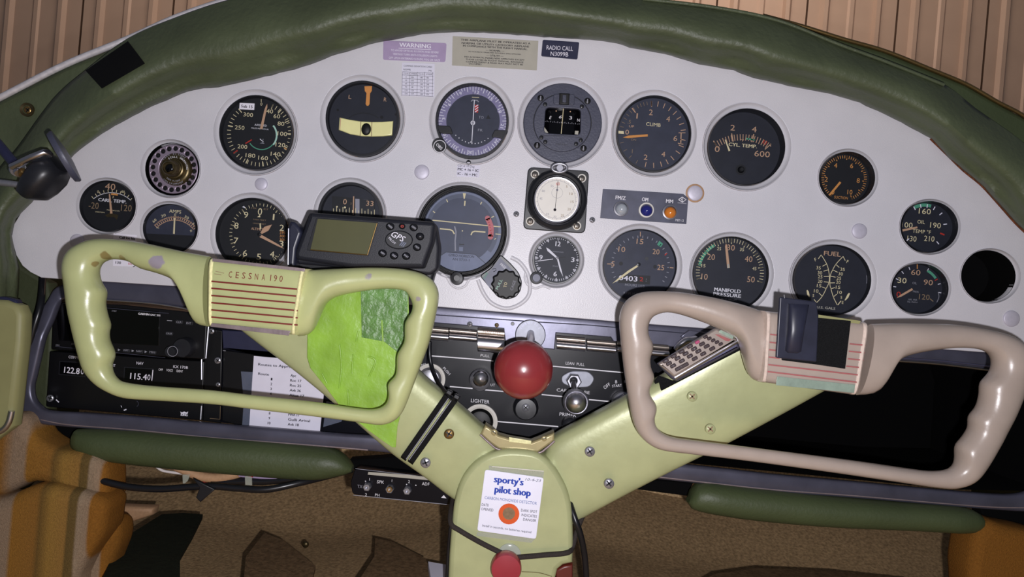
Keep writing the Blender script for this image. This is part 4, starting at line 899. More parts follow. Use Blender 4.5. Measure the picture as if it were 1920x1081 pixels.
# left door post and its bright trim strip
t = thing('door_post', 'dark green upholstered door post with bright metal edge strip at upper left', 'post', W(60, 200, 0))
slab([(-120, 240), (-60, 212), (0, 186), (120, 124), (240, 76), (262, 90), (172, 150), (110, 205), (70, 250), (40, 300), (-10, 420), (-120, 470)], .008, .03, 'olive_vinyl', .006).build('post_pad', t)
tube([W(x, y, d) for x, y, d in crom([(-70, 216, .016), (0, 183, .016), (120, 122, .014), (240, 73, .012), (330, 33, .005), (430, -1, 0), (560, -34, 0)], 6)], .0034, 'strip_bright', n=10).build('edge_strip', t, 60)
s_ = screw(52, 206, .009, 7, t, 'brass', ang=40); s_['label'] = 'brass screw'
lathe(52, 206, .0082, [(13, .008), (12.6, .0105), (8, .0095)], 'bronze', n=24, close0=False, close1=False).build('finishing_washer', t)
SP = [(A[i].lerp(B[i], t), gd(t, i)) for i in range(0, K) for t in [q / 20 for q in range(21)]]
def on_shield(x, y, off):
    n4 = sorted(SP, key=lambda s_: (s_[0].x - x) ** 2 + (s_[0].y - y) ** 2)[:4]; ws = [1 / (1 + hypot(s_[0].x - x, s_[0].y - y)) for s_ in n4]
    return W(x, y, sum(s_[1] * w_ for s_, w_ in zip(n4, ws)) / sum(ws) + off)
def patch(c4, n, off, th):
    v = []; c4 = [Vector(q) for q in c4]
    for o_ in (off + th, off):
        for i in range(n + 1):
            for j in range(n + 1):
                q = c4[0].lerp(c4[1], i / n).lerp(c4[3].lerp(c4[2], i / n), j / n); v.append(on_shield(q.x, q.y, o_))
    m_ = n + 1; f = []
    for i in range(n):
        for j in range(n):
            a_ = i * m_ + j; f.append((a_, a_ + 1, a_ + m_ + 1, a_ + m_)); b_ = a_ + m_ * m_; f.append((b_, b_ + m_, b_ + m_ + 1, b_ + 1))
    for i in range(n):
        for (p_, q_) in ((i, i + 1), (n * m_ + i + 1, n * m_ + i), ((i + 1) * m_, i * m_), (i * m_ + n, (i + 1) * m_ + n)): f.append((p_, p_ + m_ * m_, q_ + m_ * m_, q_))
    return v, f
v_, f_ = patch([(160, 132), (240, 77), (272, 119), (191, 166)], 10, .0022, .0006)
o = Acc().add(v_, f_, 'tape_black').build('tape_patch'); tag(o, 'square of black cloth tape stuck on the upper left of the glareshield', 'tape')
# dark trim left of the lower panel
o = slab([(-90, 450), (20, 452), (40, 500), (90, 530), (100, 600), (85, 830), (-90, 830)], -.02, .02, 'olive_dark', .004).build('kick_panel'); tag(o, 'dark olive side lining below the left end of the panel', 'lining')
o = slab([(-60, 558), (10, 562), (34, 572), (42, 590), (40, 640), (22, 800), (-60, 860)], .055, .02, 'door_olive', .006)
t = thing('door_panel', 'pale olive door panel edge with chrome strip at the far left', 'panel', W(0, 700, .05)); o.build('pad', t)
tube([W(x, y, .056) for x, y in crom([(22, 770), (16, 792), (4, 806), (-20, 815)], 6)], .003, 'chrome').build('edge_strip', t)
slab([(-60, 553), (10, 556), (30, 562), (34, 574), (10, 565), (-60, 562)], .05, .01, 'navy_plate', .002).build('seal', t)

# ------------------------------------------------------------------ lower panel frame
OF = [(130, 527), (95, 538), (85, 560), (74, 590), (60, 630), (42, 690), (34, 722), (38, 750), (54, 774), (80, 790), (133, 797), (250, 806), (400, 820), (620, 836), (740, 846), (900, 868), (1100, 884), (1231, 894), (1437, 917), (1595, 929), (1833, 949), (1930, 953), (1985, 935), (2010, 880), (2015, 760), (1990, 690), (1940, 668), (1750, 648), (1344, 615), (1161, 600), (824, 572), (560, 552), (343, 535), (187, 525)]
IF = [(140, 563), (112, 562), (104, 570), (99, 600), (90, 640), (76, 700), (71, 722), (73, 742), (83, 757), (102, 767), (167, 771), (270, 778), (400, 790), (620, 808), (740, 816), (900, 838), (1100, 852), (1275, 866), (1437, 884), (1556, 895), (1793, 917), (1892, 922), (1930, 905), (1950, 860), (1955, 760), (1940, 712), (1890, 699), (1740, 682), (1344, 650), (1161, 632), (824, 604), (560, 588), (353, 578), (197, 565)]
A2 = crom(OF, 4, True); B2 = crom(IF, 4, True)
def fd(i):
    y = A2[i].y - (A2[i].x - 960) * .087
    return .010 if y > 700 else max(-.010, .010 - (700 - y) * .00022)
fr = thing('lower_panel_frame', 'dark polished metal frame running round the radios and glovebox', 'frame', W(960, 740, 0))
loft(A2, B2, fd, .0055, 'dark_frame', .55, 16, closed=True, lay=.004).build('frame_rail', fr, 50)
# bright lips; along the frame's lower edge they are painted highlights
piping('lip', [(197, 562), (280, 568), (340, 577), (362, 583)], -.004, .0012, 'chrome', fr)
piping('lip', [(1680, 676), (1760, 682), (1858, 694), (1900, 700)], -.004, .0013, 'chrome_warm', fr)
piping('lip', [(1640, 668), (1760, 676), (1862, 687), (1930, 694)], .001, .0010, 'lower_rail', fr)
piping('lip', [(1231, 893), (1437, 916), (1595, 928), (1833, 948), (1925, 951)], .0145, .0010, 'worn_metal', fr)
piping('lip', [(77, 786), (133, 796), (250, 805), (400, 820), (560, 832), (690, 843)], .0145, .0010, 'worn_metal', fr)
# ------------------------------------------------------------------ radios
def box5(name, pts, d, depth, m, parent, wall=.002):
    """open box behind an opening (glovebox, bay)"""
    P = xz(pts, d); a = Acc(); n = len(P); ins = [(x, -d, z) for x, z in P]; bk = [(x, -d + depth, z) for x, z in P]
    a.add(ins + bk, [(i, (i + 1) % n, n + (i + 1) % n, n + i) for i in range(n)] + [tuple(range(n, 2 * n))], m); return a.build(name, parent, 0)
zJ = Fr(0, 500, 3.0025); zR = Fr(90, 560, 4.503); zP = Fr(380, 600, 4.505)
rt = thing('com_radio', 'black radio with knob and soft keys at the top of the left stack', 'radio', W(240, 630, 0))
slab(roundpoly([(100, 566), (230, 571), (389, 588), (384, 673), (96, 655)], 3), -.006, .05, 'radio_black', .001).build('body', rt)
slab(zR.P([(60, 30), (940, 105), (935, 395), (90, 350)]), -.0055, .0008, 'screen_black', .0002).build('screen', rt)
p = Print(-.0045, zR, 'gray_mark', 4.5); p.t('STBY', 560, 102, 11, 42).t('GARMIN', 808, 128, 17, 92, m='white_mark', bold=.05).t('GNC 255', 905, 137, 14, 88, m='white_mark', bold=.05).line([(480, 75), (1020, 122)], 3, 'slate_plate').line([(60, 400), (990, 497)], 3, 'slate_plate').line([(1005, 182), (1048, 185)], 5).t('CLR', 1105, 195, 18, 44).t('ENT', 1188, 205, 16, 40).t('CRSR', 1022, 292, 15, 52).t('ON', 80, 390, 12, 30).t('EC', 212, 380, 14, 26)
for x, s in ((600, ''), (658, 'WPT'), (716, ''), (768, 'NAV'), (826, ''), (880, 'MSG')):
    y = 430 + (x - 600) * .07
    if s: p.t(s, x, y, 16, 46)
    else: p.poly([(x - 10, y - 10), (x - 10, y + 10), (x + 12, y)])
p.build('lettering', rt)
for x, s in ((660, 0), (770, 0), (880, 0)): slab(rr(*zR(x, 433 + (x - 600) * .07), 14, 8, 2), -.005, .0012, 'rubber', .0003).build('soft_key', rt)
for x, y in ((1105, 195), (1190, 205), (1022, 292)): slab(rr(*zR(x, y), 14, 8, 2), -.005, .0008, 'rubber', .0002).build('soft_key', rt)
x, y = zR(1150, 410); lathe(x, y, 0, [(19, -.006), (18, .004), (16.5, .006)], 'bezel', n=32).build('outer_knob', rt); x, y = zR(1040, 450)
k = lathe(x + 3, y - 2, .006, [(11, -.004), (10.5, .012), (9.5, .013)], 'bezel', n=28).build('inner_knob', rt); pr = Print(.0134, zR, 'gray_mark'); pr.ring(1052, 442, 42, 4); pr.build('knob_ring', k)
kt = thing('nav_radio', 'black nav comm radio showing 122.8 and 115.4', 'radio', W(240, 720, 0))
slab(roundpoly([(93, 658), (383, 677), (379, 788), (86, 762)], 3), -.008, .05, 'radio_black', .001).build('body', kt)
for q in ([(95, 522), (320, 535), (315, 660), (88, 640)], [(642, 572), (890, 588), (882, 706), (636, 690)]): slab(zR.P(q), -.0075, .0005, 'bezel', .0002).build('window_frame', kt); slab(zR.P([(x + (8 if i in (0, 3) else -8), y + (8 if i < 2 else -8)) for i, (x, y) in enumerate(q)]), -.0072, .0005, 'screen_black', .0002).build('window', kt)
p = Print(-.0068, zR, 'white_label', 4.5); p.t('COMM', 213, 492, 22, 78).t('122.8', 202, 604, 50, 130, ang=6, bold=.02).t('0', 290, 612, 48, 24).t('TEST', 542, 560, 22, 56).t('NAV', 776, 543, 24, 58).t('115.4', 765, 655, 50, 140, ang=5, bold=.02).t('0', 852, 662, 48, 24).line([(886, 598), (876, 690)], 7).t('KX 170B', 1120, 575, 22, 124).t('OFF', 952, 597, 20, 36, m='white_mark').t('VOICE', 1026, 603, 20, 54, m='white_mark').t('IDENT', 1112, 609, 20, 54, m='white_mark').line([(640, 940), (662, 932)], 9).line([(616, 900), (624, 915)], 4).line([(68, 850), (92, 872)], 9)
p.poly([(1117, 950), (1130, 958), (1150, 950), (1168, 958), (1184, 950), (1178, 968), (1122, 966)]).t('KING', 1150, 978, 20, 56, bold=.05).arc(740, 885, 24, 20, 160, 3, 'slate_plate'); p.build('lettering', kt)
x, y = zR(18, 838); screw(x, y, -.005, 6.5, kt, 'steel', ang=15)
# gap, brackets and avionics bay right of the radios
t = thing('radio_bracket', 'thin metal rack edge between radios and the dark bay', 'bracket', W(385, 700, 0))
for q in ([(391, 612), (386, 671), (378, 673), (378, 711)], [(378, 760), (376, 786)]): tube([W(x, y, -.004) for x, y in q], .0009, 'steel', n=8).build('rack_edge', t)
bay = thing('equipment_bay', 'black equipment tray behind the typed route card', 'tray', W(560, 700, 0))
slab([(388, 600), (620, 615), (840, 640), (840, 835), (378, 788)], -.014, .003, 'subpanel', .0006).build('back_plate', bay)
slab([(416, 618), (480, 622), (560, 650), (640, 700), (640, 672), (418, 653)], -.009, .004, 'navy_plate', .001).build('upper_box', bay)
slab(zP.P([(170, 250), (600, 310), (830, 500), (820, 905), (300, 890), (160, 850)]), -.011, .003, 'radio_black', .001).build('cover_plate', bay)
slab(zP.P([(20, 60), (165, 90), (150, 870), (0, 850)]), -.010, .003, 'radio_black', .001).build('side_plate', bay)
for x, y, r_ in ((128, 340, 6), (130, 543, 4), (75, 92, 5)): screw(*zP(x, y), -.007, r_, bay, 'steel', ang=35)
pr = Print(-.0066, zP, 'gray_mark'); pr.line([(172, 255), (195, 258)], 4).line([(60, 828), (146, 836), (150, 725)], 3, 'dim_mark').line([(165, 560), (168, 720)], 2, 'slate_plate'); pr.build('edge_marks', bay)
zQ = Fr(450, 630, 5.689)
ct = thing('route_card', 'white typed card listing routes taped inside the dark tray', 'card', W(535, 740, 0))
slab(zQ.P([(148, 210), (500, 240), (900, 560), (850, 1040), (96, 992)]), -.0065, .0003, 'paper').build('card', ct)
p = Print(-.0062, zQ, 'ink', 4.5)
p.t('Routes to Approach', 195, 298, 26, 420, left=True, bold=.03).t('Route', 195, 398, 26, 115, left=True, bold=.03)
for i, (n_, s) in enumerate((('', 'Apc'), ('1', 'Roc 17'), ('2', 'Roc 35'), ('3', 'Avk 36'), ('4', 'Altus 17'), ('5', ''), ('6', ''), ('7', ''), ('8', 'PWA 17'), ('9', 'Gulli Arival'), ('10', 'Avk 18'))):
    y = 405 + i * 52
    if n_: p.t(n_, 340 - i * 3, y, 26, 15 * len(n_), bold=.03)
    if s: p.t(s, 540 - i * 3, y + 12, 27, 19.5 * len(s), left=True, bold=.03)
p.build('lettering', ct)
o = slab(zQ.P([(10, 375), (150, 382), (100, 1000), (20, 985), (40, 700)]), -.0066, .0002, 'cloudy_tape').build('clear_tape'); tag(o, 'strip of cloudy clear tape at the left of the route card', 'tape')
o = slab([(612, 752), (655, 758), (640, 790), (606, 800)], -.0066, .0002, 'cloudy_tape').build('clear_tape'); tag(o, 'strip of cloudy clear tape at the right of the route card', 'tape')
# ------------------------------------------------------------------ centre switch panel
zK = Fr(780, 560, 3.862)
cp = thing('switch_panel', 'black centre sub-panel with white lines and engraved control names', 'panel', W(1000, 720, 0))
slab([(800, 598), (1260, 636), (1275, 868), (800, 835)], -.004, .004, 'subpanel', .001).build('face', cp)
slab([(800, 588), (1000, 602), (1100, 608), (1335, 628), (1350, 655), (1260, 650), (1150, 640), (1145, 632), (1043, 624), (1040, 655), (948, 648), (944, 616), (800, 604)], -.0005, .004, 'dark_frame', .001).build('upper_rail', cp)
p = Print(-.0036, zK, 'white_mark'); p.line([(110, 412), (500, 442), (560, 450)], 8).line([(990, 487), (1500, 533)], 8).line([(245, 634), (410, 648)], 8).line([(500, 658), (640, 670)], 8).line([(910, 692), (1065, 707)], 8).line([(1245, 728), (1400, 742)], 8).line([(580, 886), (1030, 924)], 8)
p.t('PULL', 500, 411, 18, 65).t('LEAN  PULL', 1152, 470, 20, 136).t('OUT', 545, 622, 18, 55).t('CARB. PROBE', 1138, 668, 22, 240).t('LIGHTER', 465, 740, 25, 134).t('PRIMER', 1100, 838, 24, 122).t('B', 1450, 600, 22).t('OFF', 1382, 630, 24, 52, ang=-35).t('START', 1455, 628, 18, 70, ang=-5).t('A', 1530, 612, 20).t('METER', 40, 482, 18, 78, ang=-12).t('PUSH', 222, 522, 18, 66, ang=48).t('R', 1515, 600, 20)
p.build('lettering', cp)
screw(zK(390, 183)[0], zK(390, 183)[1], .0036, 5, cp, 'steel', ang=10); screw(zK(585, 190)[0], zK(585, 190)[1], .0036, 4, cp, 'brass', ang=50)
lathe(*zK(700, 180), .003, [(3.5, .003), (3, .0045)], 'bezel', n=16).build('stud', cp)
# rocker switches with polished covers
def rocker(fr_, q, label, tall=False):
    """q: x0,x1,ytop,ybot at the left edge, slope 5 degrees"""
    x0, x1, y0, y1 = q; sl = .087 * (x1 - x0)
    t = thing('rocker_switch', label, 'switch', W(*fr_((x0 + x1) / 2, (y0 + y1) / 2), .004), 'chrome covered rocker switches in the centre row')
    ym = y0 + (y1 - y0) * (.42 if not tall else .34)
    Aa = fr_.P([(x0, y0), (x1, y0 + sl)]); Bb = fr_.P([(x0, ym), (x1, ym + sl)])
    loft([Vector(p) for p in Aa], [Vector(p) for p in Bb], .004, .006, 'chrome_warm', .8, 20).build('upper_lobe', t, 50)
    Aa = fr_.P([(x0, ym), (x1, ym + sl)]); Bb = fr_.P([(x0, y1), (x1, y1 + sl)])
    loft([Vector(p) for p in Aa], [Vector(p) for p in Bb], .005, .0085, 'chrome', .9, 20).build('lower_lobe', t, 50)
    return t
rocker(zK, (60, 238, 192, 292), 'chrome switch cover beside the left control wheel rim')
rocker(zK, (246, 440, 208, 296), 'second chrome switch cover from the left wheel rim')
t = rocker(zK, (450, 640, 205, 382), 'tallest chrome switch cover, engraved NAV LITE', True); pr = Print(.0103, zK, 'ink'); pr.t('NAV LITE', 550, 243, 17, 128, m='maroon'); pr.build('lettering', t)
rocker(zK, (1018, 1222, 262, 362), 'chrome switch cover right of the red throttle ball')
rocker(zK, (1236, 1440, 288, 376), 'chrome switch cover over the word LEAN on the right side')
rocker(zK, (1452, 1600, 300, 385), 'chrome switch cover half hidden by the right wheel rim')
zY = Fr(1220, 600, 7.722)
rocker(zY, (-60, 250, 330, 510), 'chrome switch cover seen inside the right control wheel')
# parking brake / cabin heat handle
t = thing('cabin_pull', 'polished metal pull handle just left of the calculator', 'handle', W(1300, 640, 0))
tube([W(*zY(x, y), d) for x, y, d in crom([(380, 430, .012), (430, 360, .014), (510, 300, .014), (580, 290, .012), (640, 270, .006)], 5)], .004, 'chrome').build('grip', t, 60)
slab(zY.P([(430, 240), (560, 140), (820, 180), (700, 260), (560, 290)]), .004, .003, 'dark_frame', .001).build('bracket', t)
# throttle with red ball
t = thing('throttle_knob', 'large glossy red ball throttle knob on a steel rod', 'knob', W(981, 693, .1))
x, y = zK(828, 260); lathe(x, y, .003, [(28.5, -.002), (28.5, .004), (27, .0055), (9, .006)], 'brushed', n=48).build('base_plate', t)
pr = Print(.0062, zK, 'slate_plate'); arct(pr, 'THROTTLE', x, y, 0, 0, 0, 1, 'slate_plate') if False else None
pr2 = Print(.0056, zK, 'gray_mark'); arct(pr2, 'THROTTLE', 828, 250, 78, -60, 60, 16, 'dark_frame'); pr2.build('base_lettering', t)
tube([W(995, 624, .004), W(996, 636, .05), W(985, 680, .105)], .0038, 'chrome', n=16).build('rod', t, 60)
k1 = sc(.115); lathe(981.5, 692.5, .115, ballprof(55.5, .115, k1, 24, .92), 'red_ball', n=64).build('ball', t, 80)
# fuel / friction knob below the ball
t = thing('friction_knob', 'round dark bronze knob with a central screw below the red ball', 'knob', W(985, 765, 0))
x, y = zK(795, 790); lathe(x, y, .004, [(24, -.003), (24, .001), (21, .010), (19, .012), (8, .0125)], 'bezel', n=40).build('knob_body', t); screw(x, y - 1, .0125, 7.5, t, 'steel', ang=45)
# other pulls
t = thing('control_pull', 'small chrome dome pull knob left of the red ball', 'knob', W(901, 710, 0))
x, y = zK(467, 578); lathe(x, y + 1, .004, [(20, .003), (20.5, .010), (18.5, .013), (13, .0155), (6, .0165), (.01, .0168)], 'steel', n=40, close1=False).build('dome', t, 60); lathe(x, y, .012, [(16, .0125), (14, .0165), (8, .019), (.01, .020)], 'chrome', n=36, close1=False).build('polished_cap', t, 80)
t = thing('mixture_knob', 'chrome lever knob with hexagonal base right of the red ball', 'knob', W(1080, 750, 0))
slab(roundpoly([zK(*q) for q in ((1050, 560), (1120, 520), (1250, 522), (1300, 575), (1260, 640), (1130, 645), (1055, 610))], 8), .0008, .003, 'brushed', .001).build('slot_plate', t)
x, y = zK(1140, 590); lathe(x, y, .002, [(14.5, .0005), (14.5, .010), (12, .012)], 'steel', n=6).build('hex_nut', t, 20); lathe(x, y, .01, [(8, .011), (7, .016), (4, .017)], 'bezel', n=24).build('bushing', t)
tube([W(x, y, .012), W(x + 1, y + 12, .03), W(1080, 748, .052)], .0028, 'chrome', n=14).build('rod', t, 60)
k1 = sc(.055); lathe(1080, 753, .055, [(18, .040), (24, .050), (24.5, .056), (21.5, .060), (20.5, .0595)], 'steel', n=44).build('knob_body', t, 50); lathe(1079.5, 753, .055, [(20.5, .0595), (18, .0635), (12, .0665), (6, .068), (.01, .0685)], 'chrome', n=40, close1=False).build('polished_cap', t, 80)
for x, y, r_, lb in ((806, 710, 29, 'round light gray socket bezel beside the left wheel grip'), (900, 790, 33, 'white ringed cigar lighter socket under the word LIGHTER')):
    t = thing('socket', lb, 'socket', W(x, y, 0)); lathe(x, y, .001, [(r_, -.002), (r_, .0025), (r_ * .88, .004), (r_ * .76, .0025), (r_ * .74, -.002)], 'white_face', n=44, close0=False, close1=False).build('bezel_ring', t); lathe(x, y, 0, [(r_ * .75, -.003), (r_ * .6, .003), (r_ * .4, .004)], 'steel' if x < 850 else 'black', n=32).build('plug', t)
t = thing('ignition_switch', 'half hidden gray ignition switch boss under the words OFF B START', 'switch', W(1168, 752, 0)); lathe(1168, 754, .002, [(21, -.002), (20, .006), (14, .009), (8, .0095)], 'steel', n=40).build('boss', t); slab(rr(1165, 750, 6, 26, 2, 40), .016, .007, 'chrome', .001).build('key_lever', t)
o = lathe(1068, 795, .002, [(15, -.002), (14, .008), (9, .011), (.01, .012)], 'bezel', n=32, close1=False).build('primer_knob'); tag(o, 'dark primer knob under the word PRIMER', 'knob')
# glovebox
gb = thing('glovebox', 'open black glovebox on the right side', 'glovebox', W(1600, 800, 0))
box5('liner', [(1240, 640), (1344, 650), (1740, 682), (1945, 700), (1965, 760), (1955, 920), (1793, 917), (1275, 866), (1180, 855)], -.017, .22, 'matte_black', gb)
# ------------------------------------------------------------------ switch strip under the panel
zL = Fr(640, 780, 3.592)
t = thing('audio_panel', 'small black audio switch strip hanging under the panel', 'panel', W(760, 905, 0))
slab(roundpoly(zL.P([(92, 348), (600, 405), (860, 600), (760, 600), (400, 565), (75, 525), (62, 445)]), 6), -.004, .018, 'subpanel', .0008).build('body', t)
p = Print(-.0038, zL, 'white_mark'); p.poly([(182, 374), (560, 402), (590, 430), (178, 392)], 'gray_label').t('1', 190, 423, 18).t('SPK', 264, 442, 20, 48, m='white_mark').t('1', 341, 433, 16).t('2', 456, 440, 18).t('ADF', 568, 455, 20, 50).t('TX', 125, 472, 20, 34, m='gray_mark').t('2', 166, 528, 20).t('PH', 242, 530, 18, 30).poly([(672, 548), (690, 530), (708, 552)]).line([(95, 352), (560, 405)], 3, 'gray_mark').line([(80, 530), (750, 597)], 4, 'gray_mark'); p.disc(502, 464, 4).disc(163, 437, 4).disc(440, 458, 4); p.build('lettering', t)
for x, y in ((175, 472), (327, 487), (445, 497)):
    px_, py_ = zL(x, y); k = lathe(px_, py_, -.002, [(8, -.004), (8, .001), (6.5, .002)], 'steel', n=6).build('jack_nut', t, 20); lathe(px_, py_, .001, [(5.5, .001), (5.2, .005), (3, .005), (2.8, .0)], 'brass' if x == 327 else 'steel', n=20).build('jack_socket', k)
# knee bolsters
def pad(A_, B_, d, t_, m, name, label):
    A_, B_ = resample(crom(A_, 6), 40), resample(crom(B_, 6), 40)
    def tf(i, w_): k = min(i, 39 - i) / 4.0; return t_ * (min(1, .35 + .65 * math.sqrt(min(1, k))))
    o = loft(A_, B_, d, tf, m, .9, 22).build(name, None, 60); return tag(o, label, 'bolster')
pad([(143, 812), (150, 803), (250, 806), (400, 818), (520, 828), (620, 839), (655, 862), (662, 872)], [(140, 830), (150, 846), (208, 864), (350, 880), (500, 893), (590, 898), (640, 890), (660, 884)], .012, .02, 'pad_vinyl', 'knee_bolster', 'dark green padded knee bolster under the left radios')
pad([(1292, 932), (1312, 904), (1400, 912), (1516, 925), (1680, 940), (1800, 949), (1836, 962), (1842, 972)], [(1288, 940), (1300, 954), (1360, 966), (1437, 976), (1560, 986), (1700, 992), (1815, 997), (1840, 985)], .012, .02, 'pad_vinyl', 'knee_bolster', 'dark green padded knee bolster under the glovebox')
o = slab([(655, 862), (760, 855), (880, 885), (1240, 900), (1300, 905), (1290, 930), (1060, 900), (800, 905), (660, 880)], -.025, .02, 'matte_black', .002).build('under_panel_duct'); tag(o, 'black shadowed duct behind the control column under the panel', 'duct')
o = slab([(40, 780), (150, 800), (150, 842), (120, 850), (60, 828), (44, 800)], -.02, .02, 'matte_black', .002).build('side_bracket'); tag(o, 'black bracket behind the lower left corner of the frame', 'bracket')
o = slab([(1838, 952), (2000, 955), (2000, 1010), (1900, 1000), (1850, 992)], -.02, .02, 'matte_black', .002).build('side_bracket'); tag(o, 'black bracket behind the right knee bolster', 'bracket')
# ------------------------------------------------------------------ control column
col_t = thing('control_column', 'pale green metal Y shaped control column', 'column', W(960, 1081, .05))
AL_up = [(935, 842), (930, 818), (904, 795), (860, 756), (834, 736), (788, 697), (740, 640), (700, 580), (640, 545)]
AL_lo = [(862, 936), (840, 922), (796, 888), (740, 848), (690, 805), (620, 744), (560, 695), (500, 650), (455, 615)]
A_, B_ = resample(crom(AL_up, 5), 40), resample(crom(AL_lo, 5), 40)
loft(A_, B_, lambda i: .062 + .03 * i / 39, .020, 'column_green', .42, 28).build('left_arm', col_t, 45)
AR_up = [(1020, 848), (1035, 818), (1100, 782), (1171, 744), (1234, 708), (1290, 676), (1345, 640), (1400, 606), (1440, 590)]
AR_lo = [(1060, 984), (1090, 966), (1160, 928), (1231, 891), (1291, 861), (1350, 832), (1414, 798), (1475, 765), (1560, 718)]
A_, B_ = resample(crom(AR_up, 5), 40), resample(crom(AR_lo, 5), 40)
loft(A_, B_, lambda i: .062 + .03 * i / 39, .020, 'column_green', .42, 28).build('right_arm', col_t, 45)
body = [(838, 1140), (842, 1040), (849, 960), (853, 935), (860, 910), (872, 887), (890, 867), (912, 853), (938, 845), (965, 843), (1000, 847), (1022, 858), (1040, 876), (1055, 900), (1066, 925), (1073, 960), (1075, 1010), (1074, 1056), (1056, 1060), (1046, 1068), (1040, 1090), (1040, 1140)]
slab([tuple(q) for q in crom(body[:18], 3)] + body[18:], .094, .06, 'column_green', .005).build('post', col_t, 50)
slab([(1042, 1068), (1058, 1060), (1074, 1058), (1074, 1140), (1042, 1140)], .080, .04, 'flap_red', .002).build('lower_flap', col_t)['label'] = 'dark red brown inner side of the cut corner'
# beige channel joining the arms
slab(zL.P([(935, 120), (970, 60), (1015, 90), (1060, 130), (1130, 150), (1280, 175), (1345, 150), (1435, 110), (1435, 165), (1325, 245), (1190, 232), (1060, 222), (1000, 180)]), .086, .02, 'column_edge', .002).build('joining_channel', col_t, 45)
tube([W(*zL(x, y), .087) for x, y in crom([(935, 122), (1000, 182), (1060, 223), (1190, 236), (1325, 246), (1380, 215), (1436, 166)], 5)], .0011, 'worn_metal', n=8).build('channel_lip', col_t, 60)
slab(zL.P([(1130, 140), (1280, 165), (1278, 190), (1128, 172)]), .089, .002, 'bead_cream', .0005).build('reflective_tab', col_t)['label'] = 'bright yellow green tab'
screw(*zL(1030, 108), .0865, 6, col_t, 'column_edge', 'slot', ang=40); screw(*zL(1366, 150), .0865, 5, col_t, 'column_edge', 'slot', ang=-20)
for x, y, m_ in ((842, 813, 'brass'), (798, 867, 'steel'), (1106, 846, 'steel'), (1142, 906, 'steel'), (1298, 743, 'column_green'), (1332, 804, 'column_green')):
    i = (abs(x - 960)) / 400; d_ = .0825 + .03 * min(1, i)
    screw(x, y, d_, 9.5, col_t, m_, ang=30 + x % 40, dark='bezel' if x < 1200 else 'dim_mark')
# shafts into the wheels
for x, y, s in ((484, 560, 1), (1535, 660, 1)): lathe(x, y, .10, [(34, .07), (34, .14)], 'steel', n=32).build('wheel_shaft', col_t, 50)
# ------------------------------------------------------------------ control wheels
LO = [(393,480),(343,471),(270,455),(214,448),(174,448),(147,458),(128,474),(121,500),(125,537),(133,590),(143,633),(157,687),(177,717),(200,733),(233,746),(287,750),(397,757),(471,766),(582,779),(667,790),(712,796),(737,790),(755,772),(771,734),(786,693),(804,645),(817,593),(823,560),(821,541),(810,523),(786,510),(749,503),(693,501),(619,504),(575,506)]
LI = [(391,612),(370,607),(361,590),(353,560),(343,537),(330,525),(300,513),(260,502),(249,491),(227,487),(209,486),(192,492),(184,503),(183,517),(188,533),(196,543),(197,553),(194,565),(195,578),(200,597),(205,610),(201,623),(203,640),(212,658),(213,670),(208,680),(209,693),(216,706),(233,716),(286,723),(396,731),(471,740),(582,752),(656,763),(693,767),(712,764),(725,754),(729,738),(728,719),(741,704),(744,689),(745,664),(758,641),(759,623),(760,604),(771,586),(774,571),(767,554),(756,544),(723,541),(678,546),(634,555),(615,565),(606,575),(597,597),(588,619),(578,628),(560,630)]
def idx(P, q): return nearest([Vector(p) for p in P], q)
def wheel(O, I, anc, seg, d, m):
    k = 5; Oc, Ic = crom(O, k), crom(I, k)
    an = [(idx(O, a) * k, idx(I, b) * k) for a, b in anc]
    A_, B_ = match(Oc, Ic, an, seg); A_, B_ = smooth_l(A_, 2), smooth_l(B_, 1)
    n = len(A_)
    def tf(i, w_): return min(.5 * w_, .0155 if w_ < .05 else .0135)
    ts = [tf(i, (W(*A_[i], d) - W(*B_[i], d)).length) for i in range(n)]
    ts = [sum(ts[max(0, i - 4):i + 5]) / len(ts[max(0, i - 4):i + 5]) for i in range(n)]
    return loft(A_, B_, d, lambda i, w_: ts[i], m, .92, 26)
lw = thing('yoke', 'pale green left control wheel with maroon stripes on its hub', 'control wheel', W(480, 600, .15))
wheel(LO, LI, [((393,480),(391,612)),((343,471),(361,590)),((270,455),(300,513)),((214,448),(227,487)),((147,458),(192,492)),((121,500),(183,517)),((133,590),(200,597)),((157,687),(208,680)),((177,717),(216,706)),((233,746),(233,716)),((397,757),(396,731)),((667,790),(656,763)),((712,796),(712,764)),((755,772),(729,738)),((786,693),(744,689)),((817,593),(760,604)),((821,541),(774,571)),((786,510),(756,544)),((693,501),(678,546)),((619,504),(606,575)),((575,506),(560,630))],
      [6,8,7,8,8,14,14,8,8,16,24,8,10,14,16,10,8,10,10,8], .150, 'yoke_green').build('rim', lw, 60)
def hub(t, q, d, m, beadm, e=.32):
    """q: tl, tr, br, bl corners in pixels"""
    tl, tr, br, bl = [Vector(p) for p in q]
    n = 12; A_ = [tl.lerp(tr, i / n) for i in range(n + 1)]; B_ = [bl.lerp(br, i / n) for i in range(n + 1)]
    loft(A_, B_, d, .019, m, e, 36, lay=d + .0185).build('hub_cover', t, 45)
    for s in (0, 1):
        u0, u1 = (-.01, .03) if s == 0 else (.965, 1.005)
        a0, a1 = tl.lerp(tr, u0), tl.lerp(tr, u1); b0, b1 = bl.lerp(br, u0), bl.lerp(br, u1)
        loft([a0, a0.lerp(a1, .5), a1], [b0, b0.lerp(b1, .5), b1], d, lambda i, w_: .0195 if i != 1 else .0212, beadm, e, 36, lay=d + .0185).build('edge_bead', t, 60)
    return lambda u, v_: tuple((tl.lerp(tr, u)).lerp(bl.lerp(br, u), v_))
hf = hub(lw, [(394, 483), (569, 503), (550, 629), (392, 613)], .150, 'yoke_green', 'bead_cream')
dS = .1693
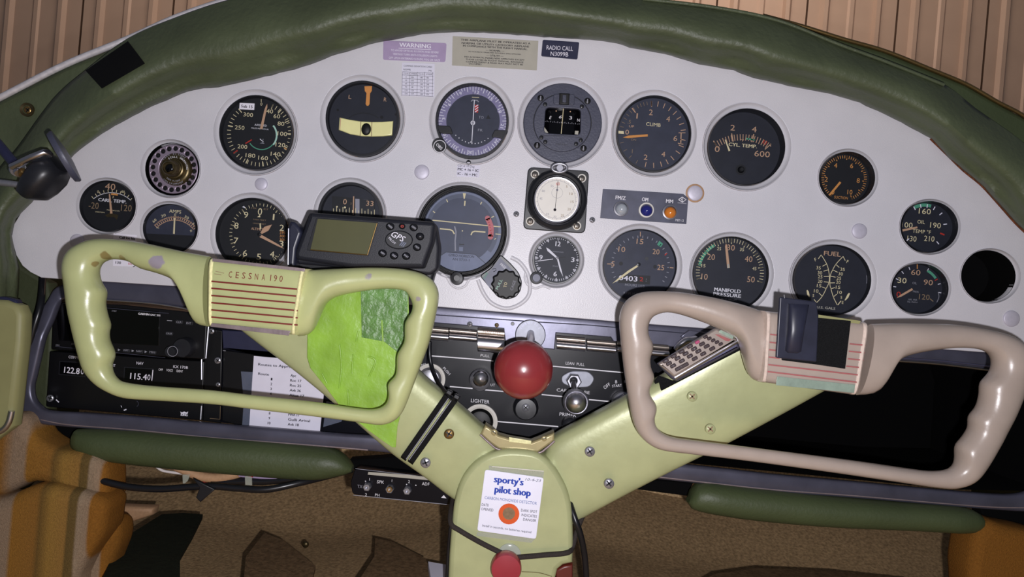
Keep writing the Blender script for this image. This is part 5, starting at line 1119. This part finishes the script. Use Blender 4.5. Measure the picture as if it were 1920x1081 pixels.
def hprint(name, t, hf, items, label=None):
    pr = Print(dS + .0001, PX)
    for (u0, v0, u1, v1, wd, m_) in items: pr.line([hf(u0, v0), hf(u1, v1)], wd, m_)
    o = pr.build(name, t)
    if label: o['label'] = label
def stripe(t, hf, u0, v0, u1, v1, wd, m_, th=.0006, d=None):
    a, b = Vector(hf(u0, v0)), Vector(hf(u1, v1)); n = (b - a).normalized(); n = Vector((-n.y, n.x)) * wd / 2
    slab([tuple(a + n), tuple(b + n), tuple(b - n), tuple(a - n)], (d or dS) + th, th, m_, th * .3).build('stripe', t)
for y0_, y1_ in ((527, 542), (540, 555), (553.5, 568), (567, 582), (580.5, 595.5), (594, 609)): 
    a, b = (396, y0_), (558, y1_)
    stripe(lw, lambda u, v_, a=a, b=b: (a[0] + (b[0] - a[0]) * u, a[1] + (b[1] - a[1]) * u), 0, 0, 1, 0, 3.0, 'maroon')
pr = Print(dS + .0002, PX, 'maroon', 6.5)
for ch, x in zip('CESSNA190', (432, 445, 457, 469, 481, 494, 507.5, 516.5, 527)): pr.t(ch, x, 514 + (x - 430) * .085, 11.5, 6.0 if ch not in '1' else 1.5, bold=-.01)
pr.line([(404, 508), (420, 512)], 1.0, 'dim_mark').line([(402, 513), (415, 515)], 1.2, 'dim_mark'); pr.build('engraved_lettering', lw)
slab([(397, 605), (545, 620), (541, 629), (394, 612)], .1697, .0006, 'worn_metal', .0002).build('worn_strip', lw)['label'] = 'worn bare metal strip'
slab([(399, 484), (572, 503), (571, 509), (398, 490)], .1697, .0006, 'worn_metal', .0002).build('worn_strip', lw)['label'] = 'worn bare metal strip'
RO = [(1439,588),(1401,573),(1341,558),(1281,548),(1234,545),(1203,547),(1181,556),(1167,573),(1161,595),(1163,630),(1168,677),(1176,734),(1186,787),(1200,816),(1219,834),(1244,844),(1291,850),(1400,863),(1555,884),(1672,901),(1769,915),(1804,912),(1827,900),(1847,874),(1874,827),(1901,773),(1920,726),(1928,690),(1930,665),(1918,643),(1890,627),(1847,616),(1789,608),(1711,605),(1633,607)]
RI = [(1432,717),(1414,713),(1403,702),(1396,677),(1392,652),(1382,633),(1360,622),(1329,608),(1291,594),(1266,587),(1247,585),(1228,591),(1219,600),(1215,614),(1217,630),(1224,643),(1224,655),(1219,671),(1220,690),(1227,702),(1225,715),(1217,728),(1220,743),(1230,756),(1231,768),(1227,784),(1231,800),(1244,812),(1266,820),(1304,825),(1400,837),(1594,862),(1711,879),(1750,883),(1777,880),(1792,870),(1796,855),(1796,835),(1808,820),(1820,800),(1820,781),(1835,763),(1841,738),(1842,719),(1859,701),(1864,686),(1862,672),(1851,660),(1828,653),(1789,652),(1742,657),(1703,665),(1680,674),(1668,686),(1660,707),(1651,727),(1637,738),(1606,740)]
rw = thing('yoke', 'beige right control wheel with pink stripes and black clip on its hub', 'control wheel', W(1540, 700, .15))
wheel(RO, RI, [((1439,588),(1432,717)),((1401,573),(1396,677)),((1341,558),(1360,622)),((1281,548),(1291,594)),((1203,547),(1228,591)),((1161,595),(1215,614)),((1168,677),(1219,671)),((1186,787),(1231,768)),((1200,816),(1231,800)),((1244,844),(1266,820)),((1400,863),(1400,837)),((1672,901),(1711,879)),((1769,915),(1777,880)),((1827,900),(1796,855)),((1874,827),(1820,800)),((1920,726),(1842,719)),((1930,665),(1864,686)),((1890,627),(1851,660)),((1789,608),(1789,652)),((1711,605),(1680,674)),((1633,607),(1606,740))],
      [6,8,7,8,8,14,14,8,8,16,26,8,10,14,14,10,8,10,10,8], .150, 'yoke_tan').build('rim', rw, 60)
hf2 = hub(rw, [(1441, 583), (1628, 604), (1606, 742), (1433, 718)], .150, 'yoke_tan', 'bead_pink')
zV = Fr(1420, 540, 5.146)
for (x0, y0, x1, y1) in ((100, 443, 240, 456), (100, 516, 1060, 616 - 60), (92, 588, 1050, 626), (88, 660, 1026, 694), (82, 733, 1020, 840), (85, 802, 975, 908)):
    pass
for (x0, y0, x1, y1) in ((104, 443, 230, 456), (98, 518, 225, 532), (90, 590, 215, 603), (85, 661, 215, 675), (95, 735, 992, 838), (85, 802, 975, 908), (893, 536, 1045, 550), (885, 608, 1036, 622), (875, 680, 1026, 694), (860, 752, 1010, 766)):
    a, b = zV(x0, y0), zV(x1, y1)
    stripe(rw, lambda u, v_, a=a, b=b: (a[0] + (b[0] - a[0]) * u, a[1] + (b[1] - a[1]) * u), 0, 0, 1, 0, 2.8, 'rose_stripe')
slab(zV.P([(192, 850), (945, 930), (935, 1010), (180, 935)]), .1697, .0006, 'worn_mint', .0002).build('worn_strip', rw)['label'] = 'worn mint green metal strip'
slab(zV.P([(590, 255), (1000, 315), (985, 345), (590, 290)]), .1697, .0006, 'door_olive', .0002).build('worn_strip', rw)['label'] = 'olive worn strip'
vc = slab(roundpoly(zV.P([(225, 250), (905, 315), (850, 778), (560, 735), (240, 695)]), 1), .1720, .0018, 'velcro', .0005).build('hook_tape', rw); vc['label'] = 'square black hook and loop tape'
cl = thing('clip', 'dark plastic pen clip stuck to the hub of the right control wheel', 'clip', W(1495, 620, .175))
slab(roundpoly(zV.P([(218, 82), (575, 130), (592, 300), (575, 712), (182, 672)]), 3), .1755, .0032, 'clip_black', .001).build('backing', cl)
loft([Vector(zV(*q)) for q in ((300, 150), (298, 200), (288, 400), (270, 600), (290, 620))], [Vector(zV(*q)) for q in ((500, 160), (485, 200), (445, 400), (415, 610), (380, 628))], .1765, lambda i, w_: (.002, .005, .006, .005, .002)[i], 'clip_black', .7, 18).build('spring_bow', cl, 60)
tube([W(*zV(258, 62), .176), W(*zV(262, 95), .176)], .0005, 'clip_black', n=6).build('pin', cl)
# ------------------------------------------------------------------ tape, ties, cord on the column
t = thing('lime_tape', 'bright lime green crinkled tape wrapped round the left column arm', 'tape', W(670, 690, .1))
slab([(577, 552), (600, 535), (660, 530), (765, 535), (767, 600), (762, 700), (750, 780), (745, 800), (742, 838), (735, 838), (712, 822), (690, 806), (640, 765), (608, 722), (582, 690), (576, 670)], .1138, .0010, 'lime_tape', .0003).build('lime_sheet', t)
slab([(676, 525), (765, 535), (764, 590), (756, 640), (748, 662), (720, 640), (678, 632)], .1146, .0006, 'lime_dark', .0002).build('shaded_patch', t)['label'] = 'darker mottled green patch'  # darker, mottled green overlay on the upper right of the tape
for q in ([(637, 646), (640, 690), (636, 728)], [(662, 664), (660, 700)], [(604, 700), (613, 718)], [(690, 668), (704, 676), (692, 706)], [(652, 730), (654, 760)], [(716, 600), (718, 640)], [(672, 620), (668, 640)]):
    tube([W(x, y, .1145) for x, y in crom(q, 4)], .0008, 'lime_tape', n=8).build('crease', t, 60)
for dx, n_, lb in ((0, 0, 'left one of the two parallel black cable ties round the left column arm'), (1, 1, 'right one of the two parallel black cable ties round the left column arm')):
    x0, y0, x1, y1 = (838, 742, 756, 860) if n_ == 0 else (852, 750, 769, 867)
    t = thing('cable_tie', lb, 'cable tie', W((x0 + x1) / 2, (y0 + y1) / 2, .09))
    pts = [W(x0 + 4, y0 - 8, .075), W(x0, y0, .0905), W((x0 + x1) / 2, (y0 + y1) / 2, .096), W(x1 + 2, y1 - 3, .094), W(x1, y1, .085)]
    a = Acc(); nrm = (pts[3] - pts[1]).cross(Vector((0, 1, 0))).normalized() * .0030; v = []; f = []
    for p_ in pts: v += [p_ - nrm + Vector((0, -.0012, 0)), p_ + nrm + Vector((0, -.0012, 0)), p_ + nrm, p_ - nrm]
    for i in range(4):
        for j in range(4): f.append((i * 4 + j, i * 4 + (j + 1) % 4, (i + 1) * 4 + (j + 1) % 4, (i + 1) * 4 + j))
    a.add(v, f, 'tape_black').build('strap', t, 20)
    slab(rr(x0 + 4, y0 - 6, 12, 9, 2, 30), .098, .006, 'cable_black', .001).build('head', t)
    a = Acc(); v2 = [q for p_ in pts[1:4] for q in (p_ + nrm * (.9 if n_ == 0 else -.9) + Vector((0, -.0016, 0)), p_ + nrm * (.7 if n_ == 0 else -.7) + Vector((0, -.0016, 0)))]
    a.add(v2, [(0, 1, 3, 2), (2, 3, 5, 4)], 'gray_mark').build('edge_ridge', t, 0)
def cable(name, label, pts, r, m='cable_black', cat='cable', n=8):
    o = tube(crom([tuple(W(x, y, d)) for x, y, d in pts], n), r, m, n=12).build(name, None, 60); return tag(o, label, cat)
cable('thin_cable', 'thin black cable dropping past the left wheel grip to the ties', [(806, 640, .02), (806, 668, .02), (812, 695, .025), (824, 720, .05), (838, 738, .085), (850, 748, .095)], .0022)
cable('hose', 'thick black hose swinging from the lower left corner under the bolster', [(84, 470, -.012), (80, 520, -.010), (76, 570, .01), (62, 620, .015), (50, 680, .008), (48, 740, -.012), (54, 790, -.004), (70, 830, .01), (98, 862, .02), (140, 884, .025), (190, 900, .03), (240, 912, .03), (300, 916, .03), (360, 912, .03), (400, 911, .03), (450, 915, .03), (500, 917, .03), (560, 905, .02), (610, 893, .0), (660, 880, -.02)], .0036, cat='hose')
cable('electrical_lead', 'ribbed black cord curving down right of the column post', [(1060, 900, .05), (1068, 940, .08), (1078, 972, .09), (1088, 1000, .09), (1096, 1040, .085), (1100, 1090, .08), (1102, 1130, .07)], .0030)
cable('elastic_cord', 'black elastic cord stretched across the column post over the red knob', [(858, 880, .03), (850, 930, .06), (845, 960, .085), (846, 982, .098), (862, 994, .1005), (900, 1016, .1010), (940, 1036, .1015), (958, 1044, .1025), (975, 1044, .1015), (1020, 1040, .1005), (1062, 1036, .0995), (1073, 1026, .09), (1080, 1000, .085), (1092, 968, .075), (1100, 950, .06), (1108, 925, .03)], .0024, 'cord', 'cord', 6)
cable('thin_cable', 'thin black cable running down the left edge of the column post', [(850, 925, .06), (846, 975, .08), (841, 1030, .08), (838, 1090, .08), (836, 1130, .08)], .0018)
# carbon monoxide card in its bag
zL3 = Fr(840, 840, 4.486)
t = thing('bag', 'clear plastic bag around the white detector card', 'bag', W(958, 945, .096))
slab(zL3.P([(345, 145), (808, 190), (800, 262), (340, 210)]), .0952, .0004, 'bag_clear').build('top_flap', t); slab(zL3.P([(248, 700), (740, 755), (700, 795), (240, 735)]), .0952, .0004, 'bag_clear').build('bottom_flap', t)
tube([W(*zL3(370, 152), .0958), W(*zL3(805, 192), .0958)], .0004, 'white_face', n=6).build('bag_seam', t)
t = thing('detector_card', 'white carbon monoxide detector card with blue lettering and an orange spot', 'card', W(958, 945, .097))
slab(roundpoly(zL3.P([(312, 178), (806, 248), (740, 762), (245, 692)]), 5), .0962, .0006, 'card_white', .0002).build('card', t)
p = Print(.0964, zL3, 'ink', 6.5)
def fat(p, s, x, y, h, w_, ang, m): p.t(s, x, y, h, w_, ang=ang, m=m, bold=.055)
fat(p, "sporty's", 512, 270, 56, 245, 6.5, 'blue_ink'); fat(p, 'pilot shop', 545, 358, 58, 300, 6.5, 'blue_ink')
p.t('CARBON MONOXIDE DETECTOR', 528, 438, 24, 442, m='blue_thin').t('DATE', 313, 475, 22, 58).t('OPENED', 330, 514, 22, 104).t('DARK SPOT', 682, 527, 22, 136).t('INDICATES', 683, 566, 22, 130).t('DANGER', 687, 602, 22, 110).t('Install in seconds, no batteries required', 495, 676, 19, 415, ang=8).t('10-4-23', 716, 266, 22, 135, m='dial_slate', shear=.3, ang=6)
p.disc(512, 551, 88, 'orange_ring', dd=.0001).disc(512, 548, 52, 'brown_spot', dd=.0002); p.build('card_print', t)
t = thing('trim_knob', 'round flat maroon knob at the foot of the column post', 'knob', W(950, 1064, .12))
lathe(949, 1068, .115, [(28, .102), (29, .106), (29, .112), (27, .1145), (10, .1155)], 'red_knob', n=48).build('knob', t)
lathe(955, 1040, .0945, [(22, .0942), (22, .0955), (18, .0965), (12, .0966)], 'clear_button', n=36).build('clear_button', t)['label'] = 'clear plastic button behind the knob'
tube([W(x, y, .0948) for x, y in crom([(978, 1071), (1010, 1073), (1035, 1080)], 5)], .0003, 'brass', n=6).build('wire', t)
# ------------------------------------------------------------------ calculator
t = thing('calculator', 'silver pocket calculator with dark keys resting on the right column arm', 'calculator', W(1310, 660, .12))
slab(roundpoly(zY.P([(110, 640), (960, 118), (1270, 290), (1310, 400), (400, 885), (330, 868)]), 3), .122, .012, 'lower_rail', .003).build('base', t)
face = zY.P([(112, 636), (960, 110), (1268, 285), (345, 828)])
slab(roundpoly(face, 4), .126, .007, 'calc_silver', .002).build('face', t)
tube([W(*zY(345, 832), .1225), W(*zY(800, 565), .1235), W(*zY(1265, 292), .1225)], .0022, 'chrome', n=12).build('bright_edge', t)
slab(zY.P([(1000, 145), (1075, 125), (1215, 215), (1185, 275), (985, 175)]), .1265, .0006, 'worn_mint', .0002).build('display_panel', t)
slab(zY.P([(930, 205), (980, 205), (1165, 280), (1130, 305), (1090, 300)]), .1265, .0006, 'rose_stripe', .0002).build('stripe', t)
KA = -28
def key(x, y, w_, h_, m='calc_key'):
    px_, py_ = zY(x, y); return slab(rr(px_, py_, w_, h_, 2, KA), .1282, .0024, m, .0008).build('key', t)
for x, y in ((800, 243), (855, 265), (910, 292), (965, 318), (1020, 345)): key(x, y, 8.5, 5.5)
key(680, 318, 9, 6, 'calc_pink')['label'] = 'pink key'
for x, y in ((748, 345), (815, 378), (895, 412), (572, 380), (632, 415), (695, 450), (765, 487), (452, 455), (510, 485), (572, 520), (642, 557), (338, 520), (393, 553), (455, 590), (222, 590), (268, 628), (328, 662)): key(x, y, 11.5, 6.5)
key(455, 675, 28, 7)
pr = Print(.1284, zY, 'gray_mark', KA)
for s, x, y in (('7', 572, 378), ('8', 632, 412), ('9', 695, 448), ('4', 452, 453), ('5', 510, 483), ('6', 572, 518), ('1', 338, 518), ('2', 393, 551), ('3', 455, 588), ('0', 222, 588), ('.', 268, 632), ('=', 328, 660), ('+', 440, 665), ('×', 765, 485), ('-', 642, 555)): pr.t(s, x, y, 20, dd=.0002)
pr.build('key_lettering', t)
o = slab(zY.P([(60, 880), (120, 800), (330, 880), (560, 800), (1300, 370), (1330, 420), (160, 1022), (130, 900), (70, 925)]), .1128, .003, 'velcro', .0008).build('grip_strip'); tag(o, 'dark ribbed strip under the calculator on the column arm', 'strip')
# ------------------------------------------------------------------ handheld navigator
zN2 = Fr(540, 390, 6.62)
t = thing('gps_navigator', 'black handheld GPS unit mounted behind the left control wheel', 'navigator', W(690, 460, .1))
slab(roundpoly(zN2.P([(262, 50), (1800, 165), (1835, 210), (1880, 480), (1860, 760), (1770, 830), (100, 690), (60, 600), (150, 300)]), 6), .100, .024, 'gps_body', .003).build('rear_shell', t)
body = roundpoly(zN2.P([(265, 50), (1795, 168), (1828, 200), (1800, 420), (1680, 745), (800, 740), (100, 640), (80, 560)]), 5)
slab(body, .116, .020, 'gps_body', .004).build('front_shell', t, 50)
slab(roundpoly(zN2.P([(350, 118), (1122, 175), (1000, 590), (230, 522)]), 2), .1166, .0012, 'rubber', .0004).build('screen_bezel', t)
slab(roundpoly(zN2.P([(368, 130), (1105, 185), (985, 578), (278, 512)]), 2), .1171, .0008, 'gps_screen', .0002).build('screen', t)
for q in (((1105, 185), (985, 578)), ((278, 515), (985, 580))): tube([W(*zN2(*q[0]), .1168), W(*zN2(*q[1]), .1168)], .0006, 'brass', n=8).build('screen_edge', t)
slab(ell(*zN2(1375, 392), 26, 17.5, 40, 0), .1182, .0030, 'rubber', .001).build('emblem', t)
p = Print(.1184, zN2, 'white_label', 0); p.t('GPS', 1368, 352, 72, 175, ang=27, shear=.25, bold=-.01).t('III', 1425, 445, 62, 70, ang=22, m='dial_slate2', shear=.3, bold=.02).t('PILOT', 1293, 405, 26, 110, ang=45); p.build('emblem_lettering', t)
for i, (x, y) in enumerate(((1270, 228), (1418, 225), (1562, 240), (1640, 352), (1603, 485), (1468, 595), (1318, 590), (1175, 560))):
    px_, py_ = zN2(x, y); r_ = 8.0 if i != 1 else 6.2
    k = lathe(px_, py_, .116, [(r_, .1155), (r_ * .95, .118), (r_ * .6, .1196), (.01, .1200)], 'rubber', n=24, close1=False, ry=.92).build('button', t, 60)
    pr = Print(.1202, zN2, 'gray_mark', 20); pr.t(('PAGE', 'O', 'GOTO', '+', 'OUT', 'ENT', 'QUIT', 'WPT')[i], x, y, 24 if i != 1 else 34, 62 if i not in (1, 3) else None, ang=38 if i != 1 else 0, m='gray_mark' if i != 1 else 'red_mark', bold=.03); pr.build('button_mark', k)
mt = thing('navigator_mount', 'black swivel mount holding the GPS unit above the wheel hub', 'mount', W(545, 460, .1))
slab(roundpoly([(538, 500), (539, 425), (543, 414), (552, 415), (561, 425), (566, 436), (556, 465), (553, 500)], 3), .112, .02, 'clip_black', .003).build('side_arm', mt)
slab(roundpoly([(770, 505), (805, 500), (822, 490), (812, 520), (808, 540), (780, 525)], 3), .096, .02, 'rubber', .003).build('rear_clamp', mt)
slab(roundpoly([(545, 485), (800, 510), (800, 530), (545, 505)], 3), .095, .012, 'rubber', .003).build('cross_bar', mt)
tube([W(541, 428, .1125), W(540, 496, .1125)], .0007, 'steel', n=8).build('edge_wire', mt)
# ------------------------------------------------------------------ swivel lamp at far left
zT = Fr(0, 230, 5.15)
t = thing('map_light', 'black swivel map light with round disc shade and chrome bracket at far left', 'lamp', W(70, 320, .1))
A_ = [Vector(zT(*q)) for q in ((200, 640), (280, 530), (350, 425), (400, 370), (470, 335), (520, 320))]; B_ = [Vector(zT(*q)) for q in ((300, 745), (400, 745), (480, 690), (570, 600), (620, 520), (620, 470))]
loft(A_, B_, .105, lambda i, w_: (.011, .019, .021, .021, .017, .010)[i], 'bezel', .75, 28).build('lamp_body', t, 50)
c_ = W(*zT(630, 330), .115); ax = Vector((.82, .36, .57)).normalized()
a = lathe(*zT(622, 328), .115, [(48, .112), (51, .1155), (50, .117), (20, .119)], 'flange', n=48, axis=ax); a.build('disc_shade', t, 50)
tube([W(*zT(x, y), d) for x, y, d in ((110, 425, .12), (300, 335, .125), (430, 285, .125), (462, 288, .122), (482, 308, .118))], .0030, 'chrome', n=12).build('bracket_arm', t, 50)
slab(roundpoly(zT.P([(90, 425), (130, 370), (230, 345), (300, 340), (200, 430), (150, 455)]), 3), .116, .004, 'brushed', .001).build('bracket_plate', t)
for x, y, r_, m_, dd_ in ((170, 462, 14, 'steel', .105), (195, 480, 11, 'chrome', .112), (215, 490, 7, 'brass', .118)): lathe(*zT(x, y), dd_, [(r_, dd_ - .004), (r_, dd_), (r_ * .8, dd_ + .002)], m_, n=28, axis=(.35, -.6, -.7)).build('swivel_nut', t)
tube([W(-40, 235, .10), W(-5, 268, .105), W(26, 305, .11)], .0045, 'navy_plate', n=14).build('support_rod', t, 60)
tube([W(-40, 338, .10), W(0, 342, .10), W(34, 346, .10), W(45, 350, .10)], .0030, 'steel', n=12).build('power_lead', t, 60)
# ------------------------------------------------------------------ striped cushions
def cushion(name, label, pts, d, th):
    o = slab([tuple(q) for q in crom(pts, 4, True)], d, th, 'plaid', .011).build(name, None, 60); return tag(o, label, 'cushion')
cushion('seat_cushion', 'orange and gold striped fabric cushion at the lower left, upper pad', [(-70, 800), (20, 776), (48, 786), (62, 820), (110, 846), (160, 850), (192, 872), (197, 920), (190, 945), (120, 925), (60, 905), (-10, 935), (-70, 945)], .035, .05)
cushion('seat_cushion', 'orange and gold striped fabric cushion at the lower left, tall lower pad', [(-70, 942), (-5, 936), (60, 912), (110, 915), (190, 938), (194, 975), (186, 1010), (160, 1050), (140, 1090), (120, 1140), (-70, 1140)], .05, .05)
cushion('seat_cushion', 'small striped fabric bolster peeking out beside the green floor mat', [(130, 1075), (160, 1035), (190, 990), (206, 978), (220, 990), (220, 1020), (205, 1060), (190, 1110), (150, 1140), (120, 1120)], .02, .04)
cushion('seat_cushion', 'orange striped fabric cushion at the lower right corner', [(1835, 1000), (1860, 980), (1900, 990), (1980, 1010), (2040, 1060), (2040, 1160), (1850, 1160), (1822, 1090), (1826, 1030)], .03, .05)
o = slab([(198, 948), (240, 950), (288, 952), (284, 966), (250, 978), (196, 976)], -.12, .02, 'tan_wire', .005).build('seat_edge'); tag(o, 'pale tan cushion edge in the left footwell', 'cushion')
# wires under the left bolster
wz = Fr(200, 850, 2.909)
for lb, pts, r_, m_ in (('white wire looping under the left bolster', [(262, 62), (300, 90), (360, 102), (430, 108), (500, 100)], .0014, 'white_wire'), ('tan wrapped wire bundle under the left bolster', [(380, 70), (450, 100), (520, 125), (600, 132), (680, 118), (720, 105)], .0050, 'tan_wire'), ('purple white cable under the left bolster', [(640, 105), (760, 115), (860, 125), (960, 132), (1000, 130)], .0030, 'lilac'), ('thin white wire curving beside the plastic tie', [(760, 145), (820, 155), (880, 148), (900, 132)], .0010, 'white_wire'), ('short red wire under the left bolster', [(510, 150), (550, 162), (580, 160)], .0022, 'red_wire'), ('dark wire bundle behind the tan one', [(560, 140), (650, 152), (760, 150), (860, 150), (980, 140), (1080, 130)], .0040, 'cable_black')):
    o = tube(crom([tuple(W(*wz(x, y), .006)) for x, y in pts], 6), r_, m_, n=10).build('wire', None, 60); tag(o, lb, 'wire')
for q, lb in (([(775, 100), (808, 108), (795, 130), (768, 125)], 'red connector tag under the left bolster'),): tag(slab(wz.P(q), .012, .003, 'red_wire', .0008).build('connector_tag'), lb, 'connector')
for q, lb in (([(412, 115), (455, 112), (440, 150), (415, 172)], 'left translucent plastic tie on the wires'), ([(752, 110), (790, 118), (792, 182), (755, 178)], 'right translucent plastic tie on the wires')): tag(slab(wz.P(q), .012, .002, 'bag_clear', .0005).build('plastic_tie'), lb, 'tie')
tag(slab(wz.P([(470, 135), (530, 165), (590, 195), (510, 265), (486, 240), (505, 185)]), .036, .004, 'rubber', .001).build('cable_clip'), 'black clip holding the thick hose under the left bolster', 'clip')
